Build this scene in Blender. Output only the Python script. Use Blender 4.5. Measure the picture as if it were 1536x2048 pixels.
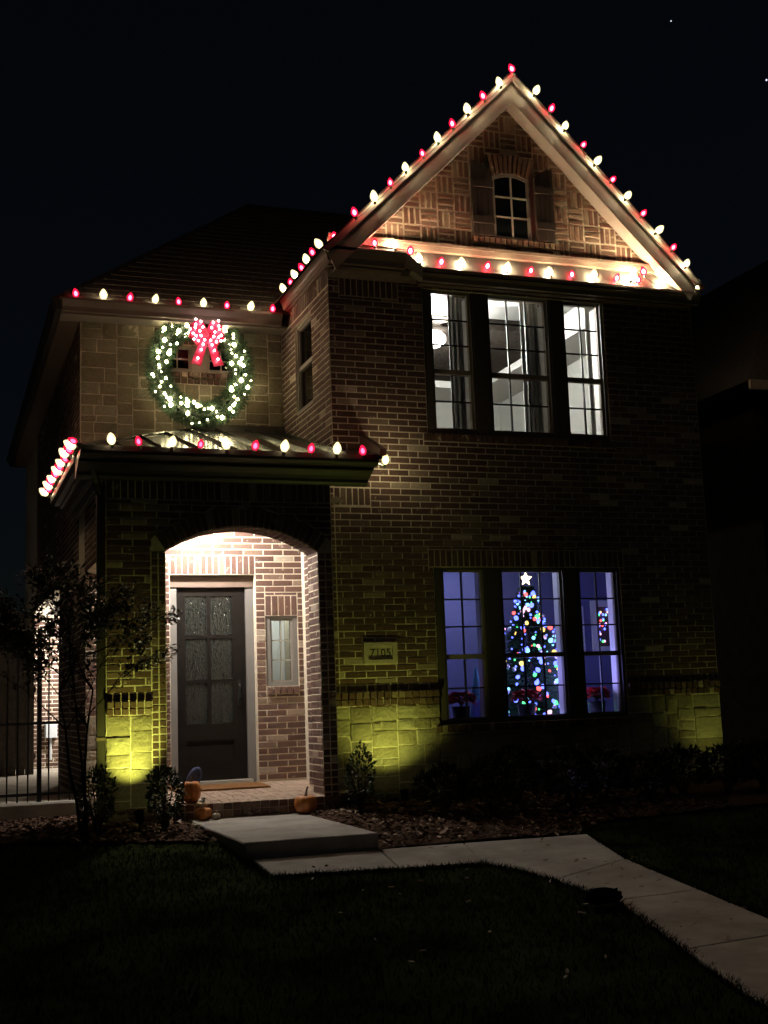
import bpy, bmesh, math, random
import numpy as np
from mathutils import Vector, Matrix, noise

random.seed(7)
for o in list(bpy.data.objects):
    bpy.data.objects.remove(o)
SC = bpy.context.scene
COL = SC.collection
R = math.radians

# ------------------------------------------------------------------ camera
CAM_POS = Vector((0.0, -13.459, 1.5))
F_PX = 2469.9            # focal length in photo pixels (1536 wide)
YAW, TILT, ROLL = R(20.09), R(8.685), R(-2.079)
fw = Vector((math.sin(YAW) * math.cos(TILT), math.cos(YAW) * math.cos(TILT), math.sin(TILT)))
rt = Vector((math.cos(YAW), -math.sin(YAW), 0))
up = rt.cross(fw)
rt2 = rt * math.cos(ROLL) + up * math.sin(ROLL)
up2 = -rt * math.sin(ROLL) + up * math.cos(ROLL)
cam_d = bpy.data.cameras.new('camera')
cam_d.sensor_fit = 'HORIZONTAL'
cam_d.sensor_width = 36
cam_d.lens = 36 * F_PX / 1536
cam_d.clip_end = 3000
cam = bpy.data.objects.new('camera', cam_d)
COL.objects.link(cam)
cam.matrix_world = Matrix(((rt2.x, up2.x, -fw.x, CAM_POS.x), (rt2.y, up2.y, -fw.y, CAM_POS.y),
                           (rt2.z, up2.z, -fw.z, CAM_POS.z), (0, 0, 0, 1)))
SC.camera = cam

# ------------------------------------------------------------------ night sky, moon/street glow
SUN_EL, SUN_AZ = R(76), R(150)     # azimuth measured clockwise from +Y
world = bpy.data.worlds.new('World')
SC.world = world
world.use_nodes = True
nt = world.node_tree
nt.nodes.clear()
wo = nt.nodes.new('ShaderNodeOutputWorld')
bg = nt.nodes.new('ShaderNodeBackground')
sky = nt.nodes.new('ShaderNodeTexSky')
sky.sky_type = 'NISHITA'
sky.sun_disc = False
sky.sun_elevation = SUN_EL
sky.sun_rotation = SUN_AZ
bg.inputs['Strength'].default_value = 0.0008
nt.links.new(sky.outputs[0], bg.inputs['Color'])
nt.links.new(bg.outputs[0], wo.inputs['Surface'])
sun_d = bpy.data.lights.new('moon', 'SUN')
sun_d.energy = 0.012
sun_d.angle = R(4)
sun_d.color = (1.0, 0.92, 0.84)
sun = bpy.data.objects.new('moon', sun_d)
COL.objects.link(sun)
sdir = Vector((math.sin(SUN_AZ) * math.cos(SUN_EL), math.cos(SUN_AZ) * math.cos(SUN_EL), math.sin(SUN_EL)))
sun.rotation_euler = sdir.to_track_quat('Z', 'Y').to_euler()
vs = SC.view_settings
vs.view_transform = 'Standard'
vs.look = 'None'
vs.exposure = 0
vs.gamma = 1
SC.render.engine = 'CYCLES'
cy = SC.cycles
cy.use_denoising = True
try:
    cy.denoiser = 'OPENIMAGEDENOISE'
except Exception:
    pass
cy.max_bounces = 6
cy.diffuse_bounces = 3
cy.glossy_bounces = 3
cy.transmission_bounces = 4
cy.transparent_max_bounces = 16
cy.sample_clamp_indirect = 4
cy.caustics_reflective = False
cy.caustics_refractive = False

# ------------------------------------------------------------------ materials
MATS = {}


def principled(name, col, rough=0.7, metal=0, spec=0.5, var=0.0, scale=8, bump=0.0, bscale=60, col2=None, detail=4, coat=0):
    m = bpy.data.materials.new(name)
    m.use_nodes = True
    n = m.node_tree.nodes
    l = m.node_tree.links
    b = n['Principled BSDF']
    b.inputs['Base Color'].default_value = (*col, 1)
    b.inputs['Roughness'].default_value = rough
    b.inputs['Metallic'].default_value = metal
    b.inputs['Specular IOR Level'].default_value = (0 if rough >= .88 else min(spec, .1)) if rough >= .85 else spec
    if coat:
        b.inputs['Coat Weight'].default_value = coat
    if var or col2 or bump:
        g = n.new('ShaderNodeNewGeometry')
    if var or col2:
        t = n.new('ShaderNodeTexNoise')
        t.inputs['Scale'].default_value = scale
        t.inputs['Detail'].default_value = detail
        t.inputs['Roughness'].default_value = 0.65
        l.new(g.outputs['Position'], t.inputs['Vector'])
        r = n.new('ShaderNodeValToRGB')
        c2 = col2 or tuple(c * (1 - var) for c in col)
        c1 = col if col2 else tuple(min(1, c * (1 + var)) for c in col)
        r.color_ramp.elements[0].position = 0.35
        r.color_ramp.elements[1].position = 0.65
        r.color_ramp.elements[0].color = (*c2, 1)
        r.color_ramp.elements[1].color = (*c1, 1)
        l.new(t.outputs['Fac'], r.inputs['Fac'])
        l.new(r.outputs['Color'], b.inputs['Base Color'])
    if bump:
        t2 = n.new('ShaderNodeTexNoise')
        t2.inputs['Scale'].default_value = bscale
        t2.inputs['Detail'].default_value = 5
        l.new(g.outputs['Position'], t2.inputs['Vector'])
        bp = n.new('ShaderNodeBump')
        bp.inputs['Strength'].default_value = bump
        bp.inputs['Distance'].default_value = 0.02
        l.new(t2.outputs['Fac'], bp.inputs['Height'])
        l.new(bp.outputs['Normal'], b.inputs['Normal'])
    MATS[name] = m
    return m


def emission(name, col, strength):
    m = bpy.data.materials.new(name)
    m.use_nodes = True
    n = m.node_tree.nodes
    n.clear()
    o = n.new('ShaderNodeOutputMaterial')
    e = n.new('ShaderNodeEmission')
    e.inputs['Color'].default_value = (*col, 1)
    e.inputs['Strength'].default_value = strength
    m.node_tree.links.new(e.outputs[0], o.inputs['Surface'])
    MATS[name] = m
    return m


def glass(name, tint=(1, 1, 1), refl=1.0, rough=0.02):
    """thin window pane: clear with a fresnel reflection"""
    m = bpy.data.materials.new(name)
    m.use_nodes = True
    n = m.node_tree.nodes
    n.clear()
    l = m.node_tree.links
    o = n.new('ShaderNodeOutputMaterial')
    t = n.new('ShaderNodeBsdfTransparent')
    t.inputs['Color'].default_value = (*tint, 1)
    g = n.new('ShaderNodeBsdfGlossy')
    g.inputs['Roughness'].default_value = rough
    f = n.new('ShaderNodeFresnel')
    f.inputs['IOR'].default_value = 1.45
    mu = n.new('ShaderNodeMath')
    mu.operation = 'MULTIPLY'
    mu.inputs[1].default_value = refl
    mx = n.new('ShaderNodeMixShader')
    l.new(f.outputs[0], mu.inputs[0])
    l.new(mu.outputs[0], mx.inputs[0])
    l.new(t.outputs[0], mx.inputs[1])
    l.new(g.outputs[0], mx.inputs[2])
    l.new(mx.outputs[0], o.inputs['Surface'])
    MATS[name] = m
    return m


def bulb_shell(name, tint, glow):
    """coloured translucent bulb glass: lets the filament through, tinted, and glows itself"""
    m = bpy.data.materials.new(name)
    m.use_nodes = True
    n = m.node_tree.nodes
    n.clear()
    l = m.node_tree.links
    o = n.new('ShaderNodeOutputMaterial')
    t = n.new('ShaderNodeBsdfTransparent')
    t.inputs['Color'].default_value = (*tint, 1)
    e = n.new('ShaderNodeEmission')
    e.inputs['Color'].default_value = (*glow, 1)
    e.inputs['Strength'].default_value = 1.0
    a = n.new('ShaderNodeAddShader')
    l.new(t.outputs[0], a.inputs[0])
    l.new(e.outputs[0], a.inputs[1])
    l.new(a.outputs[0], o.inputs['Surface'])
    MATS[name] = m
    return m


def piece_mat(name, stops, wash, wash_amt, rough=0.85, bscale=45, bump=0.5):
    """brick / stone: each piece its own tone (object random + per-piece attribute), mortar wash smears, fine relief"""
    m = bpy.data.materials.new(name)
    m.use_nodes = True
    n = m.node_tree.nodes
    l = m.node_tree.links
    b = n['Principled BSDF']
    b.inputs['Roughness'].default_value = rough
    b.inputs['Specular IOR Level'].default_value = 0.25
    oi = n.new('ShaderNodeObjectInfo')
    at = n.new('ShaderNodeAttribute')
    at.attribute_name = 'tone'
    ad = n.new('ShaderNodeMath')
    ad.operation = 'ADD'
    fr = n.new('ShaderNodeMath')
    fr.operation = 'FRACT'
    l.new(oi.outputs['Random'], ad.inputs[0])
    l.new(at.outputs['Fac'], ad.inputs[1])
    l.new(ad.outputs[0], fr.inputs[0])
    r = n.new('ShaderNodeValToRGB')
    cr = r.color_ramp
    cr.interpolation = 'LINEAR'
    while len(cr.elements) < len(stops):
        cr.elements.new(0.5)
    for e, (p, c) in zip(cr.elements, stops):
        e.position = p
        e.color = (*c, 1)
    l.new(fr.outputs[0], r.inputs['Fac'])
    g = n.new('ShaderNodeNewGeometry')
    t = n.new('ShaderNodeTexNoise')
    t.inputs['Scale'].default_value = 9
    t.inputs['Detail'].default_value = 6
    t.inputs['Roughness'].default_value = 0.7
    l.new(g.outputs['Position'], t.inputs['Vector'])
    wr = n.new('ShaderNodeValToRGB')
    wr.color_ramp.elements[0].position = 1 - wash_amt
    wr.color_ramp.elements[1].position = min(1, 1 - wash_amt + 0.08)
    l.new(t.outputs['Fac'], wr.inputs['Fac'])
    mx = n.new('ShaderNodeMix')
    mx.data_type = 'RGBA'
    mx.inputs['B'].default_value = (*wash, 1)
    l.new(wr.outputs['Color'], mx.inputs['Factor'])
    l.new(r.outputs['Color'], mx.inputs['A'])
    t3 = n.new('ShaderNodeTexNoise')
    t3.inputs['Scale'].default_value = 30
    t3.inputs['Detail'].default_value = 5
    l.new(g.outputs['Position'], t3.inputs['Vector'])
    mr = n.new('ShaderNodeMapRange')
    mr.inputs['To Min'].default_value = 0.6
    mr.inputs['To Max'].default_value = 1.35
    l.new(t3.outputs['Fac'], mr.inputs['Value'])
    mm = n.new('ShaderNodeMix')
    mm.data_type = 'RGBA'
    mm.blend_type = 'MULTIPLY'
    mm.inputs['Factor'].default_value = 1
    l.new(mx.outputs['Result'], mm.inputs['A'])
    l.new(mr.outputs['Result'], mm.inputs['B'])
    l.new(mm.outputs['Result'], b.inputs['Base Color'])
    t2 = n.new('ShaderNodeTexNoise')
    t2.inputs['Scale'].default_value = bscale
    t2.inputs['Detail'].default_value = 6
    l.new(g.outputs['Position'], t2.inputs['Vector'])
    bp = n.new('ShaderNodeBump')
    bp.inputs['Strength'].default_value = bump
    bp.inputs['Distance'].default_value = 0.012
    l.new(t2.outputs['Fac'], bp.inputs['Height'])
    l.new(bp.outputs['Normal'], b.inputs['Normal'])
    MATS[name] = m
    return m


piece_mat('brick', [(0, (.095, .052, .041)), (.3, (.135, .075, .057)), (.55, (.108, .063, .052)), (.8, (.165, .10, .076)), (.93, (.20, .135, .10)), (.98, (.40, .32, .25)), (1, (.48, .40, .31))],
          (.5, .42, .32), 0.40)
piece_mat('brick_gable_lit', [(0, (.15, .075, .05)), (.35, (.21, .115, .072)), (.6, (.17, .09, .06)), (.85, (.25, .15, .095)), (1, (.36, .26, .18))], (.6, .48, .34), 0.42)  # paler copy for the gable: bulb light put into the brick colour
piece_mat('stone', [(0, (.30, .25, .17)), (.4, (.37, .32, .22)), (.7, (.26, .21, .14)), (.9, (.40, .35, .26)), (1, (.19, .155, .11))],
          (.5, .44, .33), 0.36, rough=.9, bscale=34, bump=1.0)
principled('mortar', (.72, .63, .50), .95, var=.12, scale=14, bump=.4, bscale=90)
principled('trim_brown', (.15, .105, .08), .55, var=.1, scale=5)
principled('trim_beige', (.27, .235, .20), .6, var=.06, scale=5)
principled('soffit', (.22, .17, .13), .7, var=.08, scale=4)
principled('gutter', (.20, .155, .125), .42, var=.08, scale=6, spec=.5)
principled('shingle', (.04, .034, .029), .9, var=.4, scale=20, bump=.7, bscale=40)
principled('metal_roof', (.16, .15, .135), .17, metal=.9, var=.10, scale=3, bump=.06, bscale=5)
principled('cornice_dark', (.035, .027, .022), .5, var=.1, scale=5)
principled('metal_trim', (.10, .09, .08), .45, metal=.4)
principled('window_frame', (.085, .07, .058), .5, var=.08, scale=8)
principled('sash', (.30, .25, .19), .5, var=.06, scale=8)
principled('muntin', (.045, .042, .04), .5)
principled('muntin_light', (.32, .31, .25), .5)
principled('casing_grey', (.19, .18, .17), .5, var=.05, scale=4)
principled('door_dark', (.012, .010, .009), .45, var=.15, scale=12, bump=.05, spec=.06)
principled('shutter', (.03, .017, .013), .55, var=.2, scale=14, bump=.2, bscale=30)
principled('concrete', (.45, .42, .38), .9, col2=(.27, .25, .22), scale=1.7, bump=.5, bscale=90, detail=9)
principled('plaque', (.55, .48, .38), .85, var=.08, scale=20, bump=.2)
principled('digit', (.02, .02, .02), .5)
principled('iron', (.012, .012, .012), .5, metal=.3)
principled('wood_fence', (.045, .034, .026), .8, var=.3, scale=10, bump=.3, bscale=30)
principled('mulch', (.075, .048, .036), .95, var=.4, scale=25, bump=.8, bscale=60)
principled('mulch_chip', (.12, .078, .058), .9, var=.5, scale=18)
principled('dry_leaf', (.30, .22, .16), .8, var=.4, scale=12)
principled('lawn', (.016, .021, .008), .95, var=.6, scale=1.6, bump=.5, bscale=80)
principled('grass_blade', (.024, .034, .010), .9, var=.6, scale=2.2)
principled('shrub_leaf', (.035, .05, .022), .5, var=.45, scale=9, spec=.22)
principled('tree_leaf', (.04, .05, .022), .4, var=.45, scale=9, spec=.5)
principled('bark', (.06, .045, .034), .9, var=.3, scale=20, bump=.5)
principled('needle', (.022, .064, .024), .55, var=.5, scale=14)
principled('ribbon', (.80, .03, .085), .42, var=.1, scale=20, coat=.2)
principled('wire', (.015, .03, .015), .5)
principled('socket', (.02, .06, .025), .5)
principled('pumpkin', (.50, .17, .035), .45, var=.18, scale=16)
principled('pumpkin_pale', (.62, .42, .25), .5, var=.15, scale=30)
principled('gourd_white', (.66, .60, .48), .5, var=.08, scale=20)
principled('pumpkin_stem', (.10, .085, .05), .8, var=.3, scale=40)
principled('mat_coir', (.22, .115, .055), .95, var=.3, scale=40, bump=.8, bscale=150)
principled('paver', (.36, .27, .21), .9, var=.25, scale=8, bump=.4)
principled('threshold', (.55, .52, .47), .4, metal=.4)
principled('plush_blue', (.13, .15, .26), .9, var=.2, scale=40)
principled('plush_dark', (.02, .025, .03), .9)
principled('fixture', (.02, .02, .018), .5, metal=.5)
principled('room_wall', (.42, .42, .39), .9)
principled('room_ceiling', (.80, .80, .77), .9)
principled('room_blue', (.17, .17, .33), .9, var=.05, scale=2)
principled('white_trim', (.75, .74, .72), .5)
principled('curtain', (.46, .46, .44), .9, var=.05, scale=6)
principled('floor_wood', (.10, .07, .05), .5, var=.2, scale=6)
principled('poinsettia', (.55, .03, .035), .6, var=.3, scale=30)
principled('pot', (.02, .02, .025), .5)
principled('picture', (.02, .05, .06), .2, col2=(.14, .05, .04), scale=14)
principled('felt_teal', (.16, .42, .55), .9)
principled('gift_blue', (.16, .16, .62), .5)
principled('toy_yellow', (.7, .42, .03), .5)
principled('fan_metal', (.30, .29, .27), .4, metal=.5)
principled('black_cloth', (.006, .006, .007), .9)
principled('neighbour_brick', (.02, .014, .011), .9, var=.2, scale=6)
principled('patio', (.34, .30, .25), .95, var=.2, scale=5, bump=.4)
principled('white_plastic', (.6, .63, .66), .5)
principled('ornament', (.6, .6, .65), .2, metal=.6)
bulb_shell('bulb_glass_white', (1, .95, .80), (1.0, .86, .46))
bulb_shell('bulb_glass_red', (1, .05, .10), (.78, .012, .075))
emission('fairy_white', (1, .86, .46), 42)
emission('fairy_bow', (1, .72, .74), 34)
for nm, c, s in (('red', (1, .10, .10), 3.5), ('green', (.10, 1, .28), 2.6), ('blue', (.10, .14, 1), 5), ('gold', (1, .62, .16), 2.6), ('cyan', (.25, .70, 1), 2.6), ('pink', (1, .50, .75), 2.2)):
    emission('tree_' + nm, c, s)
emission('star_glow', (1, .80, .45), 8)
emission('lamp_white', (1, .97, .90), 30)
emission('lamp_ceiling', (.85, .93, 1), 9)
emission('lamp_porch', (1, .90, .80), 40)
emission('lamp_spot', (.95, .95, .35), 12)
emission('lamp_path', (1, .93, .62), 10)
emission('star_light', (.8, .87, 1), 1.2)
glass('pane', (.97, .98, .97), .9)
glass('pane_dark', (.35, .37, .36), 1.2)


def rain_glass():
    m = principled('rain_glass', (.012, .015, .014), .06, spec=.8)
    n = m.node_tree.nodes
    l = m.node_tree.links
    g = n.new('ShaderNodeNewGeometry')
    mp = n.new('ShaderNodeMapping')
    mp.inputs['Scale'].default_value = (32, 32, 13)
    v = n.new('ShaderNodeTexNoise')
    v.inputs['Scale'].default_value = 1
    v.inputs['Detail'].default_value = 3
    v.inputs['Distortion'].default_value = 1.2
    bp = n.new('ShaderNodeBump')
    bp.inputs['Strength'].default_value = .9
    bp.inputs['Distance'].default_value = .02
    l.new(g.outputs['Position'], mp.inputs['Vector'])
    l.new(mp.outputs[0], v.inputs['Vector'])
    l.new(v.outputs['Fac'], bp.inputs['Height'])
    l.new(bp.outputs['Normal'], n['Principled BSDF'].inputs['Normal'])


rain_glass()


# ------------------------------------------------------------------ mesh helpers
class MB:
    def __init__(self):
        self.v = []
        self.f = []

    def add(self, vs, fs):
        k = len(self.v)
        self.v += [tuple(x) for x in vs]
        self.f += [tuple(i + k for i in f) for f in fs]
        return self

    def box(self, x0, x1, y0, y1, z0, z1):
        v = [(x, y, z) for z in (z0, z1) for y in (y0, y1) for x in (x0, x1)]
        return self.add(v, [(0, 2, 3, 1), (4, 5, 7, 6), (0, 1, 5, 4), (2, 6, 7, 3), (0, 4, 6, 2), (1, 3, 7, 5)])

    def bevel_box(self, x0, x1, y0, y1, z0, z1, b):
        """box with chamfered vertical and top edges"""
        def ring(i, z):
            return [(x0 + i, y0 + i + b, z), (x0 + i + b, y0 + i, z), (x1 - i - b, y0 + i, z), (x1 - i, y0 + i + b, z),
                    (x1 - i, y1 - i - b, z), (x1 - i - b, y1 - i, z), (x0 + i + b, y1 - i, z), (x0 + i, y1 - i - b, z)]
        v = ring(0, z0) + ring(0, z1 - b) + ring(b * .7, z1)
        f = []
        for k in (0, 8):
            for i in range(8):
                j = (i + 1) % 8
                f.append((k + i, k + j, k + 8 + j, k + 8 + i))
        f.append(tuple(range(16, 24)))
        f.append(tuple(reversed(range(0, 8))))
        return self.add(v, f)

    def prism(self, poly, axis, a, b):
        """polygon of 2d points extruded along axis ('x': pts are (y,z); 'y': (x,z); 'z': (x,y))"""
        def mk(p, t):
            return {'x': (t, p[0], p[1]), 'y': (p[0], t, p[1]), 'z': (p[0], p[1], t)}[axis]
        n = len(poly)
        v = [mk(p, a) for p in poly] + [mk(p, b) for p in poly]
        f = [tuple(range(n)), tuple(reversed(range(n, 2 * n)))]
        for i in range(n):
            j = (i + 1) % n
            f.append((j, i, n + i, n + j))
        return self.add(v, f)

    def tube(self, pts, r, seg=6, closed=False):
        pts = [Vector(p) for p in pts]
        n = len(pts)
        rs = r if isinstance(r, (list, tuple)) else [r] * n
        rings = []
        prev = None
        for i, p in enumerate(pts):
            a = pts[i - 1] if (i > 0 or closed) else p
            b = pts[(i + 1) % n] if (i < n - 1 or closed) else p
            d = (b - a)
            if d.length < 1e-9:
                d = Vector((0, 0, 1))
            d.normalize()
            u = prev - d * prev.dot(d) if prev is not None else d.orthogonal()
            if u.length < 1e-6:
                u = d.orthogonal()
            u.normalize()
            prev = u
            w = d.cross(u)
            rings.append([p + (u * math.cos(2 * math.pi * k / seg) + w * math.sin(2 * math.pi * k / seg)) * rs[i] for k in range(seg)])
        v = [q for ring in rings for q in ring]
        f = []
        m = n if closed else n - 1
        for i in range(m):
            j = (i + 1) % n
            for k in range(seg):
                q = (k + 1) % seg
                f.append((i * seg + k, i * seg + q, j * seg + q, j * seg + k))
        if not closed:
            f.append(tuple(reversed(range(seg))))
            f.append(tuple((n - 1) * seg + k for k in range(seg)))
        return self.add(v, f)

    def lathe(self, prof, c=(0, 0, 0), seg=12, wob=None):
        v = []
        f = []
        for (r, z) in prof:
            for k in range(seg):
                a = 2 * math.pi * k / seg
                s = wob(a) if wob else 1
                v.append((c[0] + r * s * math.cos(a), c[1] + r * s * math.sin(a), c[2] + z))
        n = len(prof)
        for i in range(n - 1):
            for k in range(seg):
                q = (k + 1) % seg
                f.append((i * seg + k, i * seg + q, (i + 1) * seg + q, (i + 1) * seg + k))
        f.append(tuple(reversed(range(seg))))
        f.append(tuple((n - 1) * seg + k for k in range(seg)))
        return self.add(v, f)

    def mesh(self, name, mat, smooth=False):
        me = bpy.data.meshes.new(name)
        me.from_pydata(self.v, [], self.f)
        if mat:
            me.materials.append(MATS[mat])
        if smooth:
            me.polygons.foreach_set('use_smooth', [True] * len(me.polygons))
        me.update()
        return me

    def build(self, name, mat, parent=None, smooth=False, fix=False):
        me = self.mesh(name, mat, smooth)
        if fix:
            b = bmesh.new()
            b.from_mesh(me)
            bmesh.ops.recalc_face_normals(b, faces=b.faces)
            b.to_mesh(me)
            b.free()
        return link(name, me, parent)


def link(name, data, parent=None, loc=None):
    o = bpy.data.objects.new(name, data)
    COL.objects.link(o)
    if parent is not None:
        o.parent = parent
        pl = parent.matrix_world_loc if hasattr(parent, 'matrix_world_loc') else None
    if loc is not None:
        o.location = loc
    return o


def tag(o, label, cat=None, group=None, kind=None):
    if label:
        o['label'] = label
    if cat:
        o['category'] = cat
    if group:
        o['group'] = group
    if kind:
        o['kind'] = kind
    return o


def thing(name, label, cat, loc=(0, 0, 0), group=None):
    o = bpy.data.objects.new(name, None)
    o.empty_display_size = .1
    COL.objects.link(o)
    o.location = loc
    return tag(o, label, cat, group)


# ------------------------------------------------------------------ ground
def gz(x, y):
    if y >= -2.9:
        z = .2 + (min(y, -.2) + 2.9) * .06
    elif y >= -7:
        z = .2 - .28 * ((-2.9 - y) / 4.1)
    else:
        z = -.08 - .002 * (-7 - y)
    return z


def height_sheet(name, mat, poly_fn, x0, x1, y0, y1, step, dz, rough=.0):
    """sheet following the ground inside poly_fn(x,y)"""
    nx = int((x1 - x0) / step) + 1
    ny = int((y1 - y0) / step) + 1
    m = MB()
    idx = {}
    for j in range(ny + 1):
        for i in range(nx + 1):
            x, y = x0 + i * step, y0 + j * step
            if poly_fn(x, y):
                idx[i, j] = len(m.v)
                m.v.append((x, y, gz(x, y) + dz + rough * noise.noise((x * 3, y * 3, 0))))
    for j in range(ny):
        for i in range(nx):
            k = [(i, j), (i + 1, j), (i + 1, j + 1), (i, j + 1)]
            if all(q in idx for q in k):
                m.f.append(tuple(idx[q] for q in k))
    return m.build(name, mat, smooth=True)


# base lawn: fine near sheet joined to a far sheet reaching the horizon
xs = [-600, -200, -60, -20, -8] + [-4 + .4 * i for i in range(51)] + [20, 40, 100, 300, 600]
ys = [-300, -100, -40, -20, -16] + [-14 + .4 * i for i in range(46)] + [8, 15, 40, 120, 500, 900]
m = MB()
for y in ys:
    for x in xs:
        m.v.append((x, y, gz(x, y) - .012 + .012 * noise.noise((x * 1.3, y * 1.3, 3))))
nx = len(xs)
for j in range(len(ys) - 1):
    for i in range(nx - 1):
        m.f.append((j * nx + i, j * nx + i + 1, (j + 1) * nx + i + 1, (j + 1) * nx + i))
tag(m.build('lawn', 'lawn', smooth=True), 'dark short lawn in front of the house', kind='structure')


def in_poly(pts):
    def fn(x, y):
        c = False
        n = len(pts)
        for i in range(n):
            (x1, y1), (x2, y2) = pts[i], pts[(i + 1) % n]
            if (y1 > y) != (y2 > y) and x < (x2 - x1) * (y - y1) / (y2 - y1) + x1:
                c = not c
        return c
    return fn


# concrete landing and walk (slabs cast with joints)
walk = bpy.data.objects.new('concrete_walk', None)
COL.objects.link(walk)
tag(walk, 'pale concrete walk turning from the porch landing toward the street', kind='structure')


def slab(name, pts, top, thick, mat, parent):
    """pts: (x,y) ccw; top height by ground + offset, chamfered rim"""
    n = len(pts)
    cx = sum(p[0] for p in pts) / n
    cyy = sum(p[1] for p in pts) / n
    m = MB()
    tz = [top(p[0], p[1]) if callable(top) else top for p in pts]
    bot = [(p[0], p[1], z - thick) for p, z in zip(pts, tz)]
    mid = [(p[0], p[1], z - .008) for p, z in zip(pts, tz)]
    tp = []
    for p, z in zip(pts, tz):
        d = Vector((cx - p[0], cyy - p[1]))
        d.normalize()
        tp.append((p[0] + d.x * .008, p[1] + d.y * .008, z))
    v = bot + mid + tp
    f = [tuple(2 * n + i for i in range(n))]
    for k in (0, n):
        for i in range(n):
            j = (i + 1) % n
            f.append((k + i, k + j, k + n + j, k + n + i))
    m.add(v, f)
    return m.build(name, mat, parent)


def wz(x, y):
    return gz(x, y) + .012


J = .006
slabs = [
    [(2.56, -3.60), (3.58 - J, -3.74), (3.70 - J, -2.91), (2.56, -2.91)],
    [(3.58 + J, -3.74), (4.30 - J, -3.80), (4.50 - J, -2.93), (3.70 + J, -2.91)],
    [(4.30 + J, -3.80), (4.44, -4.12), (4.52, -4.62), (5.44, -4.14 + J), (5.73, -2.97), (4.50 + J, -2.93)],
    [(4.52, -4.62 - 2 * J), (4.60, -5.42), (5.32, -5.36), (5.44, -4.14 - J)],
    [(4.60, -5.42 - 2 * J), (4.30, -6.72), (5.20, -6.62), (5.32, -5.36 - 2 * J)],
    [(4.30, -6.72 - 2 * J), (3.95, -7.9), (5.02, -8.0), (5.20, -6.62 - 2 * J)],
    [(3.95, -7.9 - 2 * J), (3.70, -9.4), (4.86, -9.4), (5.02, -8.0 - 2 * J)],
]
for s in slabs:
    slab('slab', s, wz, .12, 'concrete', walk)
landing = MB().bevel_box(2.49, 3.70, -2.90, -.475, .05, .352, .012).build('landing_step', 'concrete')
tag(landing, 'raised concrete landing step below the brick porch', kind='structure')

# mulch beds
bedR = [(3.72, -.42), (3.72, -2.86), (4.5, -2.88), (5.72, -2.92), (6.2, -2.4), (7.5, -2.2), (10, -1.9), (10, .0), (3.72, 0)]
bedL = [(2.47, -.42), (2.47, -2.0), (2.1, -1.75), (1.3, -1.45), (.2, -1.0), (-3, -.3), (-3, .85), (1.6, .85), (1.6, -.42)]
fR, fL = in_poly(bedR), in_poly(bedL)
tag(height_sheet('mulch_bed', 'mulch', fR, 3.72, 10, -3, 0, .08, .012, .02), 'dark bark mulch bed between walk and facade', kind='structure')
tag(height_sheet('mulch_bed', 'mulch', fL, -3, 2.48, -2.1, .9, .08, .012, .02), 'dark bark mulch bed left of the landing', kind='structure')


def chips(n, fn, bx, mat, name, size, label):
    m = MB()
    k = 0
    while k < n:
        x = random.uniform(bx[0], bx[1])
        y = random.uniform(bx[2], bx[3])
        if not fn(x, y):
            continue
        k += 1
        s = random.uniform(.5, 1.3) * size
        M = Matrix.Translation((x, y, gz(x, y) + .02 + random.uniform(0, .03))) @ Matrix.Rotation(random.uniform(0, 6.28), 4, 'Z') @ Matrix.Rotation(random.uniform(-.7, .7), 4, 'X') @ Matrix.Rotation(random.uniform(-.5, .5), 4, 'Y')
        a, b, c = s, s * random.uniform(.3, .6), s * .12
        pts = [M @ Vector(p) for p in ((-a, -b * .6, 0), (0, -b, 0), (a, -b * .4, 0), (a * .9, b * .7, 0), (0, b, c), (-a, b * .5, 0))]
        low = [p - Vector((0, 0, c)) for p in pts]
        m.add(pts + low, [(0, 1, 2, 3, 4, 5), (0, 6, 7, 1), (1, 7, 8, 2), (2, 8, 9, 3), (3, 9, 10, 4), (4, 10, 11, 5), (5, 11, 6, 0)])
    return tag(m.build(name, mat), label, kind='stuff')


chips(4500, fR, (3.72, 8, -3, 0), 'mulch_chip', 'bark_chips', .028, 'bark chips over the mulch bed right of the landing')
chips(2000, fL, (-.5, 2.48, -2.1, .5), 'mulch_chip', 'bark_chips', .028, 'bark chips over the mulch bed left of the landing')
chips(420, fR, (3.72, 6.5, -3, -.3), 'dry_leaf', 'fallen_leaves', .03, 'dry fallen leaves scattered on the mulch right of the landing')
chips(170, fL, (.8, 2.48, -2.1, -.3), 'dry_leaf', 'fallen_leaves', .03, 'dry fallen leaves scattered on the mulch left of the landing')

chips(90, lambda x, y: True, (2.6, 5.6, -7.0, -3.0), 'dry_leaf', 'fallen_leaves', .022, 'few dry leaves fallen on the walk and lawn')
# grass blades
walk_fns = [in_poly(s) for s in slabs] + [in_poly([(2.49, -2.9), (3.7, -2.9), (3.7, -.4), (2.49, -.4)])]
m = MB()
rg = np.random.RandomState(3)
cnt = 0
while cnt < 52000:
    x = rg.uniform(-2.2, 9.5)
    y = rg.uniform(-9.6, -.9)
    if rg.rand() > .35 and y > -3.5 and x > 6:
        continue
    if fR(x, y) or fL(x, y) or any(w(x, y) for w in walk_fns):
        continue
    if y > -.9 - .0:
        continue
    cnt += 1
    h = rg.uniform(.02, .048)
    a = rg.uniform(0, 6.28)
    w = rg.uniform(.003, .006)
    dx, dy = math.cos(a) * w, math.sin(a) * w
    lx, ly = rg.normal(0, .014), rg.normal(0, .014)
    z = gz(x, y) - .012
    k = len(m.v)
    m.v += [(x - dx, y - dy, z), (x + dx, y + dy, z), (x + lx, y + ly, z + h)]
    m.f.append((k, k + 1, k + 2))
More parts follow.
